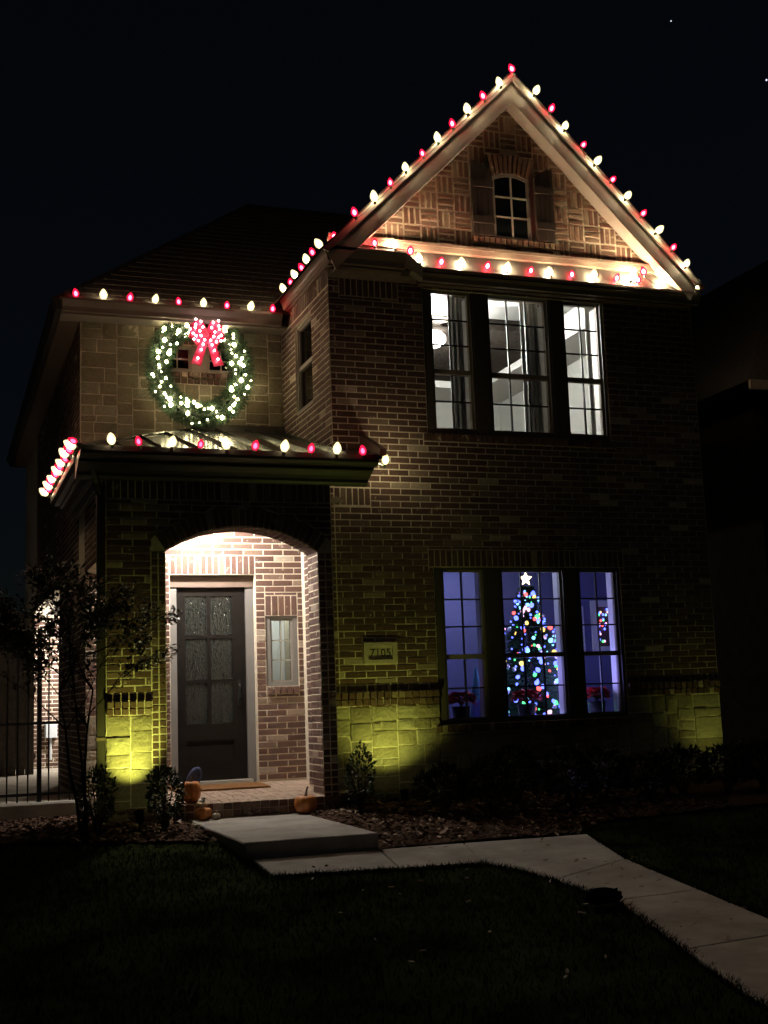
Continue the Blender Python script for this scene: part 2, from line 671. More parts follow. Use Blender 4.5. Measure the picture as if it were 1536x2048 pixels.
edges = [((2.5, -3.62), (3.58, -3.76)), ((3.58, -3.76), (4.30, -3.82)), ((4.30, -3.82), (4.44, -4.14)), ((4.44, -4.14), (4.52, -4.64)), ((4.52, -4.64), (4.60, -5.42)),
         ((4.60, -5.42), (4.30, -6.72)), ((4.30, -6.72), (3.95, -7.9)), ((3.95, -7.9), (3.70, -9.4)), ((5.75, -2.97), (5.46, -4.14)), ((5.46, -4.14), (5.34, -5.36)), ((5.34, -5.36), (5.22, -6.62)), ((2.49, -2.0), (2.49, -2.9)), ((2.5, -2.9), (2.5, -3.6))]
for (ea, eb) in edges:
    Ln = math.hypot(eb[0] - ea[0], eb[1] - ea[1])
    ex, ey = -(eb[1] - ea[1]) / Ln, (eb[0] - ea[0]) / Ln
    for i in range(int(Ln * 380)):
        t = rg.rand()
        off = rg.normal(0, .014) + .012 * noise.noise((t * Ln * 5, ea[0], ea[1]))
        x, y = ea[0] + (eb[0] - ea[0]) * t + ex * off, ea[1] + (eb[1] - ea[1]) * t + ey * off
        h = rg.uniform(.02, .055)
        a = rg.uniform(0, 6.28)
        w = rg.uniform(.003, .006)
        dx, dy = math.cos(a) * w, math.sin(a) * w
        lx, ly = rg.normal(0, .03), rg.normal(0, .03)
        z = gz(x, y) - .005
        k = len(m.v)
        m.v += [(x - dx, y - dy, z), (x + dx, y + dy, z), (x + lx, y + ly, z + h)]
        m.f.append((k, k + 1, k + 2))
tag(m.build('grass', 'grass_blade'), 'short grass blades over the dark front lawn', kind='stuff')

# ------------------------------------------------------------------ the house
house = thing('brick_house', 'two storey brick and stone house with lit gable and arched porch', 'house')
C, B, JT = .0762, .254, .0145      # course, brick module, joint
BRICKS = []                       # every brick: dict(wall, verts, faces, tone, center, area)


def frame(origin, u, n):
    o, u, n = Vector(origin), Vector(u), Vector(n)
    return o, u, n


def piece(wall, fr, poly, proud=.0045, inset=.003, back=-.012, jit=.0018, sink=None):
    """frustum standing proud of the mortar; poly in (u,z)"""
    o, u, n = fr
    cu = sum(p[0] for p in poly) / len(poly)
    cz = sum(p[1] for p in poly) / len(poly)
    w = max(p[0] for p in poly) - min(p[0] for p in poly)
    h = max(p[1] for p in poly) - min(p[1] for p in poly)
    if w < .012 or h < .012:
        return
    pr = proud + random.uniform(-jit, jit)
    tx, tz = random.uniform(-jit, jit), random.uniform(-jit, jit)

    def P(a, z, d):
        return o + u * a + Vector((0, 0, z)) + n * d
    back_r = [P(a, z, back) for a, z in poly]
    side_r = [P(a, z, pr - inset) for a, z in poly]
    fu, fz = 1 - min(.45, 2 * inset / w), 1 - min(.45, 2 * inset / h)
    front = [P(cu + (a - cu) * fu, cz + (z - cz) * fz, pr + tx * (a - cu) / w + tz * (z - cz) / h) for a, z in poly]
    k = len(poly)
    faces = [tuple(2 * k + i for i in range(k))]
    for r_ in (0, k):
        for i in range(k):
            j = (i + 1) % k
            faces.append((r_ + i, r_ + j, r_ + k + j, r_ + k + i))
    ctr = P(cu, cz, pr)
    BRICKS.append(dict(wall=wall, v=back_r + side_r + front, f=faces, tone=random.random(), c=ctr, n=n, front=front)) if sink is None else sink.append(dict(wall=wall, v=back_r + side_r + front, f=faces, tone=random.random(), c=ctr, n=n, front=front))


GJ = .026


def rect(a, b, z0, z1, j=JT):
    return [(a + j / 2, z0 + j / 2), (b - j / 2, z0 + j / 2), (b - j / 2, z1 - j / 2), (a + j / 2, z1 - j / 2)]


def bond(wall, fr, u0, u1, z0, z1, holes=(), phase=0.0, clip=None, **kw):
    """running bond between u0..u1, z0..z1 with rectangular holes (a,b,za,zb); clip(z) -> list of (lo,hi) u-intervals"""
    rows = int(math.ceil((z1 - z0) / C - .3))
    for r in range(rows):
        a0 = z0 + r * C
        a1 = min(z1, a0 + C)
        if a1 - a0 < .02:
            continue
        brk = sorted({u0, u1, *[min(max(h[0], u0), u1) for h in holes], *[min(max(h[1], u0), u1) for h in holes]})
        segs = []
        for s, e in zip(brk, brk[1:]):
            if e - s < .01:
                continue
            lo, hi = a0, a1
            mid = (s + e) / 2
            for h in holes:
                if h[0] < mid < h[1] and h[3] > lo + .004 and h[2] < hi - .004:
                    if h[2] <= lo and h[3] >= hi:
                        lo = hi
                    elif h[2] > lo and h[3] >= hi:
                        hi = h[2]
                    elif h[3] < hi and h[2] <= lo:
                        lo = h[3]
                    else:
                        lo = hi
            if hi - lo < .015:
                continue
            if segs and abs(segs[-1][1] - s) < 1e-6 and segs[-1][2:] == (lo, hi):
                segs[-1] = (segs[-1][0], e, lo, hi)
            else:
                segs.append((s, e, lo, hi))
        off = (phase + (r % 2) * B / 2 + random.uniform(-.012, .012)) % B
        for (s, e, lo, hi) in segs:
            ints = [((s, e), (s, e))]
            if clip:
                ints = []
                A, Bt = clip(lo), clip(hi)
                for (p, q), (p2, q2) in zip(A, Bt):
                    ints.append(((max(s, p), min(e, q)), (max(s, p2), min(e, q2))))
            for (s1, e1), (s2, e2) in ints:
                if min(e1, e2) - max(s1, s2) < .02 and max(e1 - s1, e2 - s2) < .05:
                    continue
                cuts = [min(s1, s2)]
                x = math.floor((min(s1, s2) - off) / B) * B + off
                while x < max(e1, e2):
                    if x > min(s1, s2) + .055 and x < max(e1, e2) - .055:
                        cuts.append(x + random.uniform(-.004, .004))
                    x += B
                cuts.append(max(e1, e2))
                for a, b in zip(cuts, cuts[1:]):
                    bl, br = max(a, s1), min(b, e1)
                    tl, tr = max(a, s2), min(b, e2)
                    if br - bl < .015 and tr - tl < .015:
                        continue
                    bl, br = (bl, br) if br > bl else ((bl + br) / 2,) * 2
                    tl, tr = (tl, tr) if tr > tl else ((tl + tr) / 2,) * 2
                    h = JT / 2
                    piece(wall, fr, [(bl + h, lo + h), (br - h, lo + h), (tr - h, hi - h), (tl + h, hi - h)], **kw)


def soldiers(wall, fr, u0, u1, z0, z1, w=C, **kw):
    n = max(1, round((u1 - u0) / w))
    s = (u1 - u0) / n
    for i in range(n):
        piece(wall, fr, rect(u0 + i * s, u0 + (i + 1) * s, z0, z1), **kw)


def wallpart(name, label=None):
    return name


WALLS = {}


def backing(name, mb, mat='mortar', label=None):
    o = mb.build(name, mat, house, fix=True)
    if label:
        o['label'] = label
    return o


# --- main facade (plane y = 0)
XA, XB = 4.314, 9.356
AXI = 3.995            # inner face of the porch's right flank
WX = [(5.629, 6.101, 2), (6.390, 7.158, 3), (7.439, 7.914, 2)]
UZ, LZ = (4.725, 6.407), (1.271, 2.979)
OX0, OX1 = 5.52, 8.03
UO = (OX0, OX1, 4.66, 6.47)
LO = (OX0, OX1, 1.20, 3.04)
FT = 6.70
mb = MB()
for (a, b, c, d) in ((XA, OX0, .1, FT), (OX1, XB, .1, FT), (OX0, OX1, .1, LO[2]), (OX0, OX1, LO[3], UO[2]), (OX0, OX1, UO[3], FT)):
    mb.box(a, b, 0, .22, c, d)
mb.box(AXI, XA, 0, .22, .1, 4.15)
mw = backing('front_wall', mb)
F0 = frame((0, 0, 0), (1, 0, 0), (0, -1, 0))
LEDGE = 1.61
holes = [LO, UO, (4.60, 5.02, 1.92, 2.17), (OX0 - .06, OX1 + .06, 3.04, 3.25), (OX0 - .06, OX1 + .06, 4.56, 4.66), (OX0 - .06, OX1 + .06, 1.10, 1.20), (4.45, 5.2, 6.30, 6.52), (XA, 4.76, 3.76, 3.97)]
bond('front_wall', F0, XA, XB, LEDGE, 6.52, holes, .06)
soldiers('front_wall', F0, OX0 - .06, OX1 + .06, 3.04, 3.25)
soldiers('front_wall', F0, OX0 - .06, OX1 + .06, 4.56, 4.66, proud=.035)
soldiers('front_wall', F0, 4.45, 5.2, 6.30, 6.52)
soldiers('front_wall', F0, XA, 4.76, 3.76, 3.97)
bond('front_wall', F0, 4.125, XA, LEDGE, 3.97, (), .0)
soldiers('front_wall', F0, 4.125, XA, LEDGE - .085, LEDGE, w=.084, proud=.05)
soldiers('front_wall', F0, 4.125, XA, LEDGE - .165, LEDGE - .085, w=.084, proud=.03)
soldiers('front_wall', F0, OX0 - .06, OX1 + .06, 1.10, 1.20, proud=.035)
bond('front_wall', F0, OX0, OX1, 6.47, 6.56, phase=.1, proud=.006)
for (a, b) in ((XA, OX0 - .0), (OX1, XB)):
    soldiers('front_wall', F0, a, b, LEDGE - .085, LEDGE, w=.084, proud=.05)
    soldiers('front_wall', F0, a, b, LEDGE - .165, LEDGE - .085, w=.084, proud=.03)

# --- left return of the main block (plane x = XA, faces left)
FS = frame((XA, 0, 0), (0, 1, 0), (-1, 0, 0))
SW = (.72, 1.46, 5.16, 6.33)
mb = MB()
for (a, b, c, d) in ((.225, SW[0], 4.0, FT), (SW[1], 2.3, 4.0, FT), (SW[0], SW[1], 4.0, SW[2]), (SW[0], SW[1], SW[3], FT)):
    mb.box(XA, XA + .2, a, b, c, d)
mb.box(XA, XA + .2, .224, 2.3, .3, 4.0)
sw = backing('return_wall', mb)
bond('return_wall', FS, 0, 2.1, LEDGE + C * 36, 6.42, [SW], .1)
soldiers('return_wall', FS, 0, 2.1, 6.42, 6.64)

# --- porch front (plane y = -.46)
PY, PT = -.46, .39
PX0, PX1 = 1.65, 4.124
AX0, AX1 = 2.27, 3.955
ASP, ACR = 3.16, 3.425
AH = (AX1 - AX0) / 2
AC = (AX0 + AX1) / 2
rise = ACR - ASP
AR = (AH * AH + rise * rise) / (2 * rise)
AZC = ACR - AR
PTOP = 3.98
mb = MB()
mb.box(PX0, AX0, PY, PY + PT, .1, PTOP)
mb.box(AX1, PX1, PY, PY + PT, .1, PTOP)
NS = 18
for i in range(NS):
    xa = AX0 + (AX1 - AX0) * i / NS
    xb = AX0 + (AX1 - AX0) * (i + 1) / NS
    za = AZC + math.sqrt(AR ** 2 - (xa - AC) ** 2)
    zb = AZC + math.sqrt(AR ** 2 - (xb - AC) ** 2)
    mb.prism([(xa, za), (xb, zb), (xb, PTOP), (xa, PTOP)], 'y', PY, PY + PT)
# right side of the porch back to the facade
mb.box(AXI, PX1, PY + PT, -.002, .1, PTOP)
pw = backing('porch_wall', mb)
FP = frame((0, PY, 0), (1, 0, 0), (0, -1, 0))
RO = AR + .20


def porch_clip(z):
    if z < ASP - .02:
        return [(PX0, AX0), (AX1, PX1)]
    d = RO ** 2 - (z - AZC) ** 2
    h = math.sqrt(d) if d > 0 else 0
    h = min(h, AH + .14)
    return [(PX0, AC - h), (AC + h, PX1)]


PLED = 1.592
COLW = .152
soldiers('porch_wall', FP, PX0, PX1, 3.70, 3.91)
bond('porch_wall', FP, PX0, PX1, PLED, 3.70, [(AX0 - COLW, AX0, 0, ASP), (AX1, AX1 + COLW, 0, ASP)], .03, clip=porch_clip)
bond('porch_wall', FP, PX0, PX1, 3.91, PTOP, (), .1)
soldiers('porch_wall', FP, PX0, AX0 - COLW, PLED - .075, PLED, w=.08, proud=.045)
soldiers('porch_wall', FP, PX0, AX0 - COLW, PLED - .15, PLED - .075, w=.08, proud=.028)
# brick columns flanking the opening
for (a, b) in ((AX0 - COLW, AX0), (AX1, PX1)):
    z = .40
    while z < ASP - .03:
        piece('porch_wall', FP, rect(a, (a + b) / 2, z, z + C), proud=.004)
        piece('porch_wall', FP, rect((a + b) / 2, b, z, z + C), proud=.006)
        z += C
# arch ring
nv = 27
a0 = math.asin(AH / AR)
for i in range(nv):
    t0 = -a0 + 2 * a0 * i / nv
    t1 = -a0 + 2 * a0 * (i + 1) / nv
    g_ = .0035
    pts = []
    for (t, r_) in ((t0 + g_, AR + .004), (t1 - g_, AR + .004), (t1 - g_, RO - .008), (t0 + g_, RO - .008)):
        pts.append((AC + r_ * math.sin(t), AZC + r_ * math.cos(t)))
    piece('porch_wall', FP, pts, proud=.008)
# soffit of the arch (bricks seen from below)
mb = MB()
for i in range(nv):
    t0 = -a0 + 2 * a0 * i / nv + .0035
    t1 = -a0 + 2 * a0 * (i + 1) / nv - .0035
    for (ya, yb) in ((PY + .004, PY + .25), (PY + .262, PY + PT - .003)):
        q = []
        for r_ in (AR + .02, AR - .008):
            for (t, y) in ((t0, ya), (t1, ya), (t1, yb), (t0, yb)):
                q.append((AC + r_ * math.sin(t), y, AZC + r_ * math.cos(t)))
        mb.add(q, [(0, 1, 2, 3), (7, 6, 5, 4), (0, 4, 5, 1), (1, 5, 6, 2), (2, 6, 7, 3), (3, 7, 4, 0)])
o = mb.build('arch_soffit_bricks', 'brick', pw, fix=True)
o['kind'] = 'stuff'
# jambs
FJR = frame((AX1, PY, 0), (0, 1, 0), (-1, 0, 0))
bond('porch_wall', FJR, .0, PT, .53, ASP + .02, (), .07)
FJL = frame((AX0, PY, 0), (0, 1, 0), (1, 0, 0))
bond('porch_wall', FJL, .0, PT, .53, ASP + .02, (), .07)
# left flank of the pier and header over the side opening
FPL = frame((PX0, PY, 0), (0, 1, 0), (-1, 0, 0))
bond('porch_wall', FPL, 0, PT, PLED, PTOP, (), .05)
mb = MB()
mb.box(PX0, PX0 + .3, PY + PT, 2.1, 3.12, PTOP)
sh = backing('side_header', mb)
bond('side_header', FPL, PT, 1.91, 3.12, 3.12 + C * 11, (), .05)

# --- porch back wall (plane y = 1.45)
BY = 1.45
BX0, BX1 = 1.66, 4.372
DO = (2.655, 3.715, .3, 3.105)
PWN = (3.835, 4.250, 1.725, 2.592)
mb = MB()
for (a, b, c, d) in ((BX0, DO[0], .3, 3.95), (DO[1], PWN[0], .3, 3.95), (PWN[1], BX1 + .2, .3, 3.95), (DO[0], DO[1], DO[3], 3.95), (PWN[0], PWN[1], .3, PWN[2]), (PWN[0], PWN[1], PWN[3], 3.95)):
    mb.box(a, b, BY, BY + .2, c, d)
bw = backing('entry_wall', mb)
FB = frame((0, BY, 0), (1, 0, 0), (0, -1, 0))
z0b = .60
SD = (DO[0], DO[1], 3.105, 3.345)
SWN = (PWN[0], PWN[1], 2.592, 2.845)
bond('entry_wall', FB, 2.3, BX1, z0b, 3.88, [DO, PWN, SD, SWN, (PWN[0], PWN[1], 1.63, 1.725)], .02)
soldiers('entry_wall', FB, *SD)
soldiers('entry_wall', FB, *SWN)
soldiers('entry_wall', FB, PWN[0], PWN[1], 1.63, 1.725, proud=.04)
bond('entry_wall', FB, BX0, 2.3, 1.44, 3.88, [DO, SD], .02)
# inner right wall of the porch
mb = MB()
mb.box(BX1, BX1 + .2, .222, BY - .002, .3, 3.95)
iw = backing('porch_inner_wall', mb)
FI2 = frame((AXI, 0, 0), (0, 1, 0), (-1, 0, 0))
bond('porch_inner_wall', FI2, PY + PT, .22, z0b, 3.78, (), .02)
FI = frame((BX1, 0, 0), (0, 1, 0), (-1, 0, 0))
bond('porch_inner_wall', FI, .23, BY, z0b, 3.88, (), .05)

# --- left flank of the house
mb = MB()
mb.box(1.66, 1.9, BY + .202, 4.72, .2, 3.3)
mb.box(1.66, 1.9, 2.305, 12, 3.3, 6.66)
mb.box(1.9, 4.6, 4.5, 4.72, .2, 3.3)
flank = backing('flank_wall', mb)
FL_ = frame((1.66, 0, 0), (0, 1, 0), (-1, 0, 0))
bond('flank_wall', FL_, BY, 4.72, .35, 3.3, (), .05)
bond('flank_wall', FL_, 2.1, 9, 3.3 + C, 6.55, (), .05)
# --- recessed patio wall far behind, lit by its own lamp
mb = MB()
mb.box(1.72, 7, 10.4, 10.6, .2, 3.4)
far = backing('patio_wall', mb)
FF = frame((0, 10.4, 0), (1, 0, 0), (0, -1, 0))
bond('patio_wall', FF, 1.72, 3.2, .45, 3.3, (), .03)
MB().box(1.66, 7, 4.722, 10.398, 3.31, 3.4).build('patio_ceiling', 'cornice_dark', house)

# --- gable (basket weave) plane y=0
GX = 6.788
GB = 7.05


def rake_in(x):            # underside of the rake boards at the wall
    return 9.335 - .36 - abs(x - GX) * 0.995 + .09


mb = MB()
mb.add([(4.35, 0, FT + .002), (9.3, 0, FT + .002), (9.3, 0, 6.9), (GX, 0, 9.2), (4.35, 0, 6.9),
        (4.35, .22, FT + .002), (9.3, .22, FT + .002), (9.3, .22, 6.9), (GX, .22, 9.2), (4.35, .22, 6.9)],
       [(0, 1, 2, 3, 4), (9, 8, 7, 6, 5), (0, 5, 6, 1), (1, 6, 7, 2), (2, 7, 8, 3), (3, 8, 9, 4), (4, 9, 5, 0)])
gw = backing('gable_wall', mb)
CELL = .2286
GWN = (6.53, 7.035)          # window
SHL = (6.232, 6.525)
SHR = (7.115, 7.385)
GSILL = (6.226, 7.45, 7.125, 7.215)


def arch_bot(x):
    return 8.075 - 1.0 * ((x - 6.782) ** 2) * 1.2


def clip_gable(poly):
    """clip polygon to below both rakes"""
    for sgn in (1, -1):
        out = []
        n = len(poly)

        def ins(p):
            return p[1] + sgn * (p[0] - GX) * .995 - (9.335 - .27)
        for i in range(n):
            a, b = poly[i], poly[(i + 1) % n]
            da, db = ins(a), ins(b)
            if da <= 0:
                out.append(a)
            if da * db < 0:
                t = da / (da - db)
                out.append((a[0] + (b[0] - a[0]) * t, a[1] + (b[1] - a[1]) * t))
        poly = out
        if len(poly) < 3:
            return None
    return poly


def gable_block(x0, x1, z0, z1):
    """region taken by window, shutters, sill or arch"""
    xm, zm = (x0 + x1) / 2, (z0 + z1) / 2
    if SHL[0] - .005 < xm < SHR[1] + .005 and GSILL[2] - .02 < zm < 8.06:
        return True
    if GSILL[0] < xm < GSILL[1] and GSILL[2] - .02 < zm < GSILL[3]:
        return True
    if 6.50 - .05 < xm < 7.10 + .05 and 8.0 < zm < 8.35:
        return True
    return False


colx = 6.226 - CELL * 9
ci = 0
while colx < 9.3:
    rz = GB
    ri = 0
    while rz < 9.2:
        for k in range(3):
            w3 = CELL / 3
            if (ci + ri) % 2:
                q = rect(colx, colx + CELL, rz + k * w3, rz + (k + 1) * w3, GJ)
            else:
                q = rect(colx + k * w3, colx + (k + 1) * w3, rz, rz + CELL, GJ)
            xs_ = [p[0] for p in q]
            zs_ = [p[1] for p in q]
            if gable_block(min(xs_), max(xs_), min(zs_), max(zs_)):
                continue
            if max(zs_) > GSILL[2] and min(zs_) < 8.1:      # trim to shutter edges
                q = [(min(p[0], SHL[0] - .006) if (min(xs_) < SHL[0] < max(xs_)) else p[0], p[1]) for p in q]
                q = [(max(p[0], SHR[1] + .006) if (min(xs_) < SHR[1] < max(xs_)) else p[0], p[1]) for p in q]
            pl = clip_gable(q)
            if pl and len(pl) >= 3:
                piece('gable_wall', F0, pl, proud=.006)
        rz += CELL
        ri += 1
    colx += CELL
    ci += 1
soldiers('gable_wall', F0, GSILL[0], GSILL[1], GSILL[2], GSILL[3], w=.078, proud=.04)
# flared arch over the gable window
nv2 = 9
for i in range(nv2):
    def Q(t, top):
        xb = 6.535 + (7.045 - 6.535) * t
        xt = 6.47 + (7.14 - 6.47) * t
        zb = 8.098 - 1.05 * (xb - 6.79) ** 2
        return (xt, 8.345 - .25 * (xt - 6.8) ** 2) if top else (xb, zb)
    e = .012
    piece('gable_wall', F0, [Q(i / nv2 + e, 0), Q((i + 1) / nv2 - e, 0), Q((i + 1) / nv2 - e, 1), Q(i / nv2 + e, 1)], proud=.03)

# --- emit bricks: 300 that show largest singly, the rest joined wall by wall
WOBJ = {'front_wall': mw, 'return_wall': sw, 'porch_wall': pw, 'side_header': sh, 'entry_wall': bw, 'porch_inner_wall': iw, 'flank_wall': flank, 'patio_wall': far, 'gable_wall': gw}


def to_px(P):
    d = P - CAM_POS
    w = d.dot(fw)
    return 768 + F_PX * d.dot(rt2) / w, 1024 - F_PX * d.dot(up2) / w


for b in BRICKS:
    pts = [to_px(p) for p in b['front']]
    ar = 0
    for i in range(len(pts)):
        (x1, y1), (x2, y2) = pts[i], pts[(i + 1) % len(pts)]
        ar += x1 * y2 - x2 * y1
    x, y = to_px(b['c'])
    vis = 0 < x < 1536 and 0 < y < 1480 and (CAM_POS - b['c']).dot(b['n']) > 0
    if b['wall'] == 'entry_wall' and not (338 < x < 625 and y > 1085):
        vis = False
    if b['wall'] in ('porch_inner_wall', 'side_header'):
        vis = False
    b['area'] = abs(ar) if vis else 0
BRICKS.sort(key=lambda b: -b['area'])
for b in BRICKS[:300]:
    c = b['c']
    mb = MB().add([p - c for p in b['v']], b['f'])
    o = mb.build('brick', 'brick_gable_lit' if b['wall'] == 'gable_wall' else 'brick', WOBJ[b['wall']])
    o.location = c
rest = {}
for b in BRICKS[300:]:
    rest.setdefault(b['wall'], []).append(b)
for wn, L in rest.items():
    mb = MB()
    tones = []
    for b in L:
        mb.add(b['v'], b['f'])
        tones += [b['tone']] * len(b['f'])
    o = mb.build('bricks', 'brick_gable_lit' if wn == 'gable_wall' else 'brick', WOBJ[wn])
    o['kind'] = 'stuff'
    at = o.data.attributes.new('tone', 'FLOAT', 'FACE')
    at.data.foreach_set('value', tones)


# --- stone work: irregular ashlar, every stone its own mesh
def ashlar(u0, u1, z0, z1, holes=(), hmin=.10, hmax=.26):
    """guillotine split into uneven blocks"""
    out = []

    def split(a, b, c, d, depth):
        w, h = b - a, d - c
        if depth > 7:
            out.append((a, b, c, d))
            return
        if w > .62 or (w > h * 2.6 and w > .3) or (w > .34 and random.random() < .35):
            t = a + w * random.uniform(.35, .65)
            split(a, t, c, d, depth + 1)
            split(t, b, c, d, depth + 1)
        elif h > hmax or (h > .2 and random.random() < .45 and w > h * 1.1):
            t = c + h * random.uniform(.35, .65)
            split(a, b, c, t, depth + 1)
            split(a, b, t, d, depth + 1)
        else:
            out.append((a, b, c, d))
    split(u0, u1, z0, z1, 0)
    return out


def stones(wall, fr, blocks, parent, proud=.03, rough=.016):
    o, u, n = fr
    for (a, b, c, d) in blocks:
        if b - a < .05 or d - c < .04:
            continue
        j = .007
        cu, cz = (a + b) / 2, (c + d) / 2
        pr = proud + random.uniform(-.006, .008)
        ctr = o + u * cu + Vector((0, 0, cz))
        w, h = b - a, d - c
        NX, NZ = 5, 4
        sd = random.uniform(0, 99)
        edge = [random.uniform(-.006, .006) for _ in range(4 * (NX + NZ))]
        v, f = [], []
        for layer in (0, 1):
            for jz in range(NZ + 1):
                for ix in range(NX + 1):
                    tu, tz_ = ix / NX, jz / NZ
                    x, z = a + j + (w - 2 * j) * tu, c + j + (h - 2 * j) * tz_
                    rim = ix in (0, NX) or jz in (0, NZ)
                    nse = noise.fractal(Vector((x * 6 + sd, z * 6, sd)), 1, 2, 3)
                    if rim:
                        x += .007 * noise.noise((x * 9, z * 9, sd))
                        z += .007 * noise.noise((x * 9, z * 9, sd + 7))
                    if layer == 0:
                        if not rim:
                            continue
                        dep = -.012
                    else:
                        dep = pr - (.006 if rim else 0) + nse * rough * (.4 if rim else .7) + random.uniform(-.0015, .0015)
                    v.append((layer, ix, jz, o + u * x + Vector((0, 0, z)) + n * dep - ctr))
        key = {(q[0], q[1], q[2]): i for i, q in enumerate(v)}
        for jz in range(NZ):
            for ix in range(NX):
                f.append((key[1, ix, jz], key[1, ix + 1, jz], key[1, ix + 1, jz + 1], key[1, ix, jz + 1]))
        loop = [(i, 0) for i in range(NX)] + [(NX, i) for i in range(NZ)] + [(i, NZ) for i in range(NX, 0, -1)] + [(0, i) for i in range(NZ, 0, -1)]
        for p_, q_ in zip(loop, loop[1:] + loop[:1]):
            f.append((key[0, p_[0], p_[1]], key[0, q_[0], q_[1]], key[1, q_[0], q_[1]], key[1, p_[0], p_[1]]))
        v = [q[3] for q in v]
        ob = MB().add(v, f).build('stone', 'stone', parent)
        ob.location = ctr


# wreath wall (plane y = 2.1)
TY = 2.1
TW = (2.70, 3.70, 5.83, 6.19)
TX0, TX1 = 1.69, 4.31
mb = MB()
for (a, b, c, d) in ((TX0 - .03, TW[0], 4.0, 6.68), (TW[1], TX1, 4.0, 6.68), (TW[0], TW[1], 4.0, TW[2]), (TW[0], TW[1], TW[3], 6.68)):
    mb.box(a, b, TY, TY + .2, c, d)
tw = backing('tower_wall', mb)
FT_ = frame((0, TY, 0), (1, 0, 0), (0, -1, 0))
random.seed(11)
bl = ashlar(TX0 - .02, 2.60, 4.3, 6.42) + ashlar(3.80, TX1, 4.3, 6.42) + ashlar(2.60, 3.80, 4.3, 5.67)
stones('tower_wall', FT_, bl, tw, proud=.012)
SB = []


def spiece(u0, u1, z0, z1, w, proud, fr, par):
    n = max(1, round((u1 - u0) / w))
    s = (u1 - u0) / n
    for i in range(n):
        piece('x', fr, rect(u0 + i * s, u0 + (i + 1) * s, z0, z1), proud=proud, sink=SB)


spiece(2.60, 3.80, 6.20, 6.41, C, .02, FT_, tw)
spiece(2.68, 3.72, 5.75, 5.83, .085, .04, FT_, tw)
spiece(2.68, 3.72, 5.67, 5.75, .085, .025, FT_, tw)
z = 5.83
while z < 6.14:
    for a, b in ((2.60, 2.70), (3.70, 3.80)):
        piece('x', FT_, rect(a, b, z, z + C), proud=.02, sink=SB)
    z += C
mb = MB()
tn = []
for b in SB:
    mb.add(b['v'], b['f'])
    tn += [b['tone']] * len(b['f'])
o = mb.build('bricks', 'brick', tw)
o['kind'] = 'stuff'
at = o.data.attributes.new('tone', 'FLOAT', 'FACE')
at.data.foreach_set('value', tn)
# stone base of facade and pier
stones('front_wall', F0, ashlar(4.13, OX0, .15, LEDGE - .17) + ashlar(OX1, XB, .15, LEDGE - .17) + ashlar(OX0, OX1, .15, 1.09), mw, proud=.014)
stones('porch_wall', FP, ashlar(PX0, AX0 - COLW, .2, PLED - .153, hmin=.12, hmax=.26), pw, proud=.014)
stones('entry_wall', FB, ashlar(BX0, 2.3, .5, 1.44), bw, proud=.02)
random.seed(21)

# --- porch floor: brick pavers with a soldier edge
def fz(y):
    return .512 + (y - PY) * .036


mb = MB()
mb.add([(PX0 + .02, PY - .0, .3), (PX1, PY, .3), (PX1, PY, .505), (PX0 + .02, PY, .505), (PX0 + .02, BY, .3), (BX1, BY, .3), (BX1, BY, .57), (PX0 + .02, BY, .57)],
       [(0, 1, 2, 3), (3, 2, 6, 7), (0, 3, 7, 4), (1, 5, 6, 2), (4, 7, 6, 5)])
fl = mb.build('porch_floor', 'mortar', house, fix=True)
mb = MB()
tn = []


def paver(x0, x1, y0, y1):
    g_ = .004
    h = .006 + random.uniform(-.0015, .0015)
    v = []
    for dz, e in ((-.01, 0), (h - .004, 0), (h, .004)):
        for (x, y) in ((x0 + g_ + e, y0 + g_ + e), (x1 - g_ - e, y0 + g_ + e), (x1 - g_ - e, y1 - g_ - e), (x0 + g_ + e, y1 - g_ - e)):
            v.append((x, y, fz(y) - .007 + dz))
    f = [(8, 9, 10, 11)]
    for k in (0, 4):
        for i in range(4):
            j = (i + 1) % 4
            f.append((k + i, k + j, k + 4 + j, k + 4 + i))
    mb.add(v, f)
    tn.extend([random.random() * .5 + .45] * len(f))


# basket pattern field, headers at the edge
y = PY + .20
r = 0
while y < BY - .05:
    x = PX0 + .02
    c_ = 0
    while x < BX1:
        for k in range(2):
            if (c_ + r) % 2:
                paver(x, x + .2, y + k * .1, y + (k + 1) * .1)
            else:
                paver(x + k * .1, x + (k + 1) * .1, y, y + .2)
        x += .2
        c_ += 1
    y += .2
    r += 1
x = PX0
while x < PX1:
    paver(x, x + .1, PY - .012, PY + .20)
    x += .1
o = mb.build('pavers', 'paver', fl)
o['kind'] = 'stuff'
# riser: soldier bricks and a course below
x = PX0
while x < PX1 - .05:
    for (za, zb) in ((.435, .508), (.362, .435)):
        v = MB().box(x + .005, x + .095, PY - .011, PY + .02, za + .004, zb - .004)
        if 2.4 < x < 3.95:
            o = v.build('riser_brick', 'brick', fl)
        else:
            o = v.build('riser_brick', 'brick', fl)
    x += .1
# porch ceiling
MB().box(PX0 + .3, BX1, PY + PT, BY - .003, 3.78, 3.84).build('porch_ceiling', 'soffit', house)


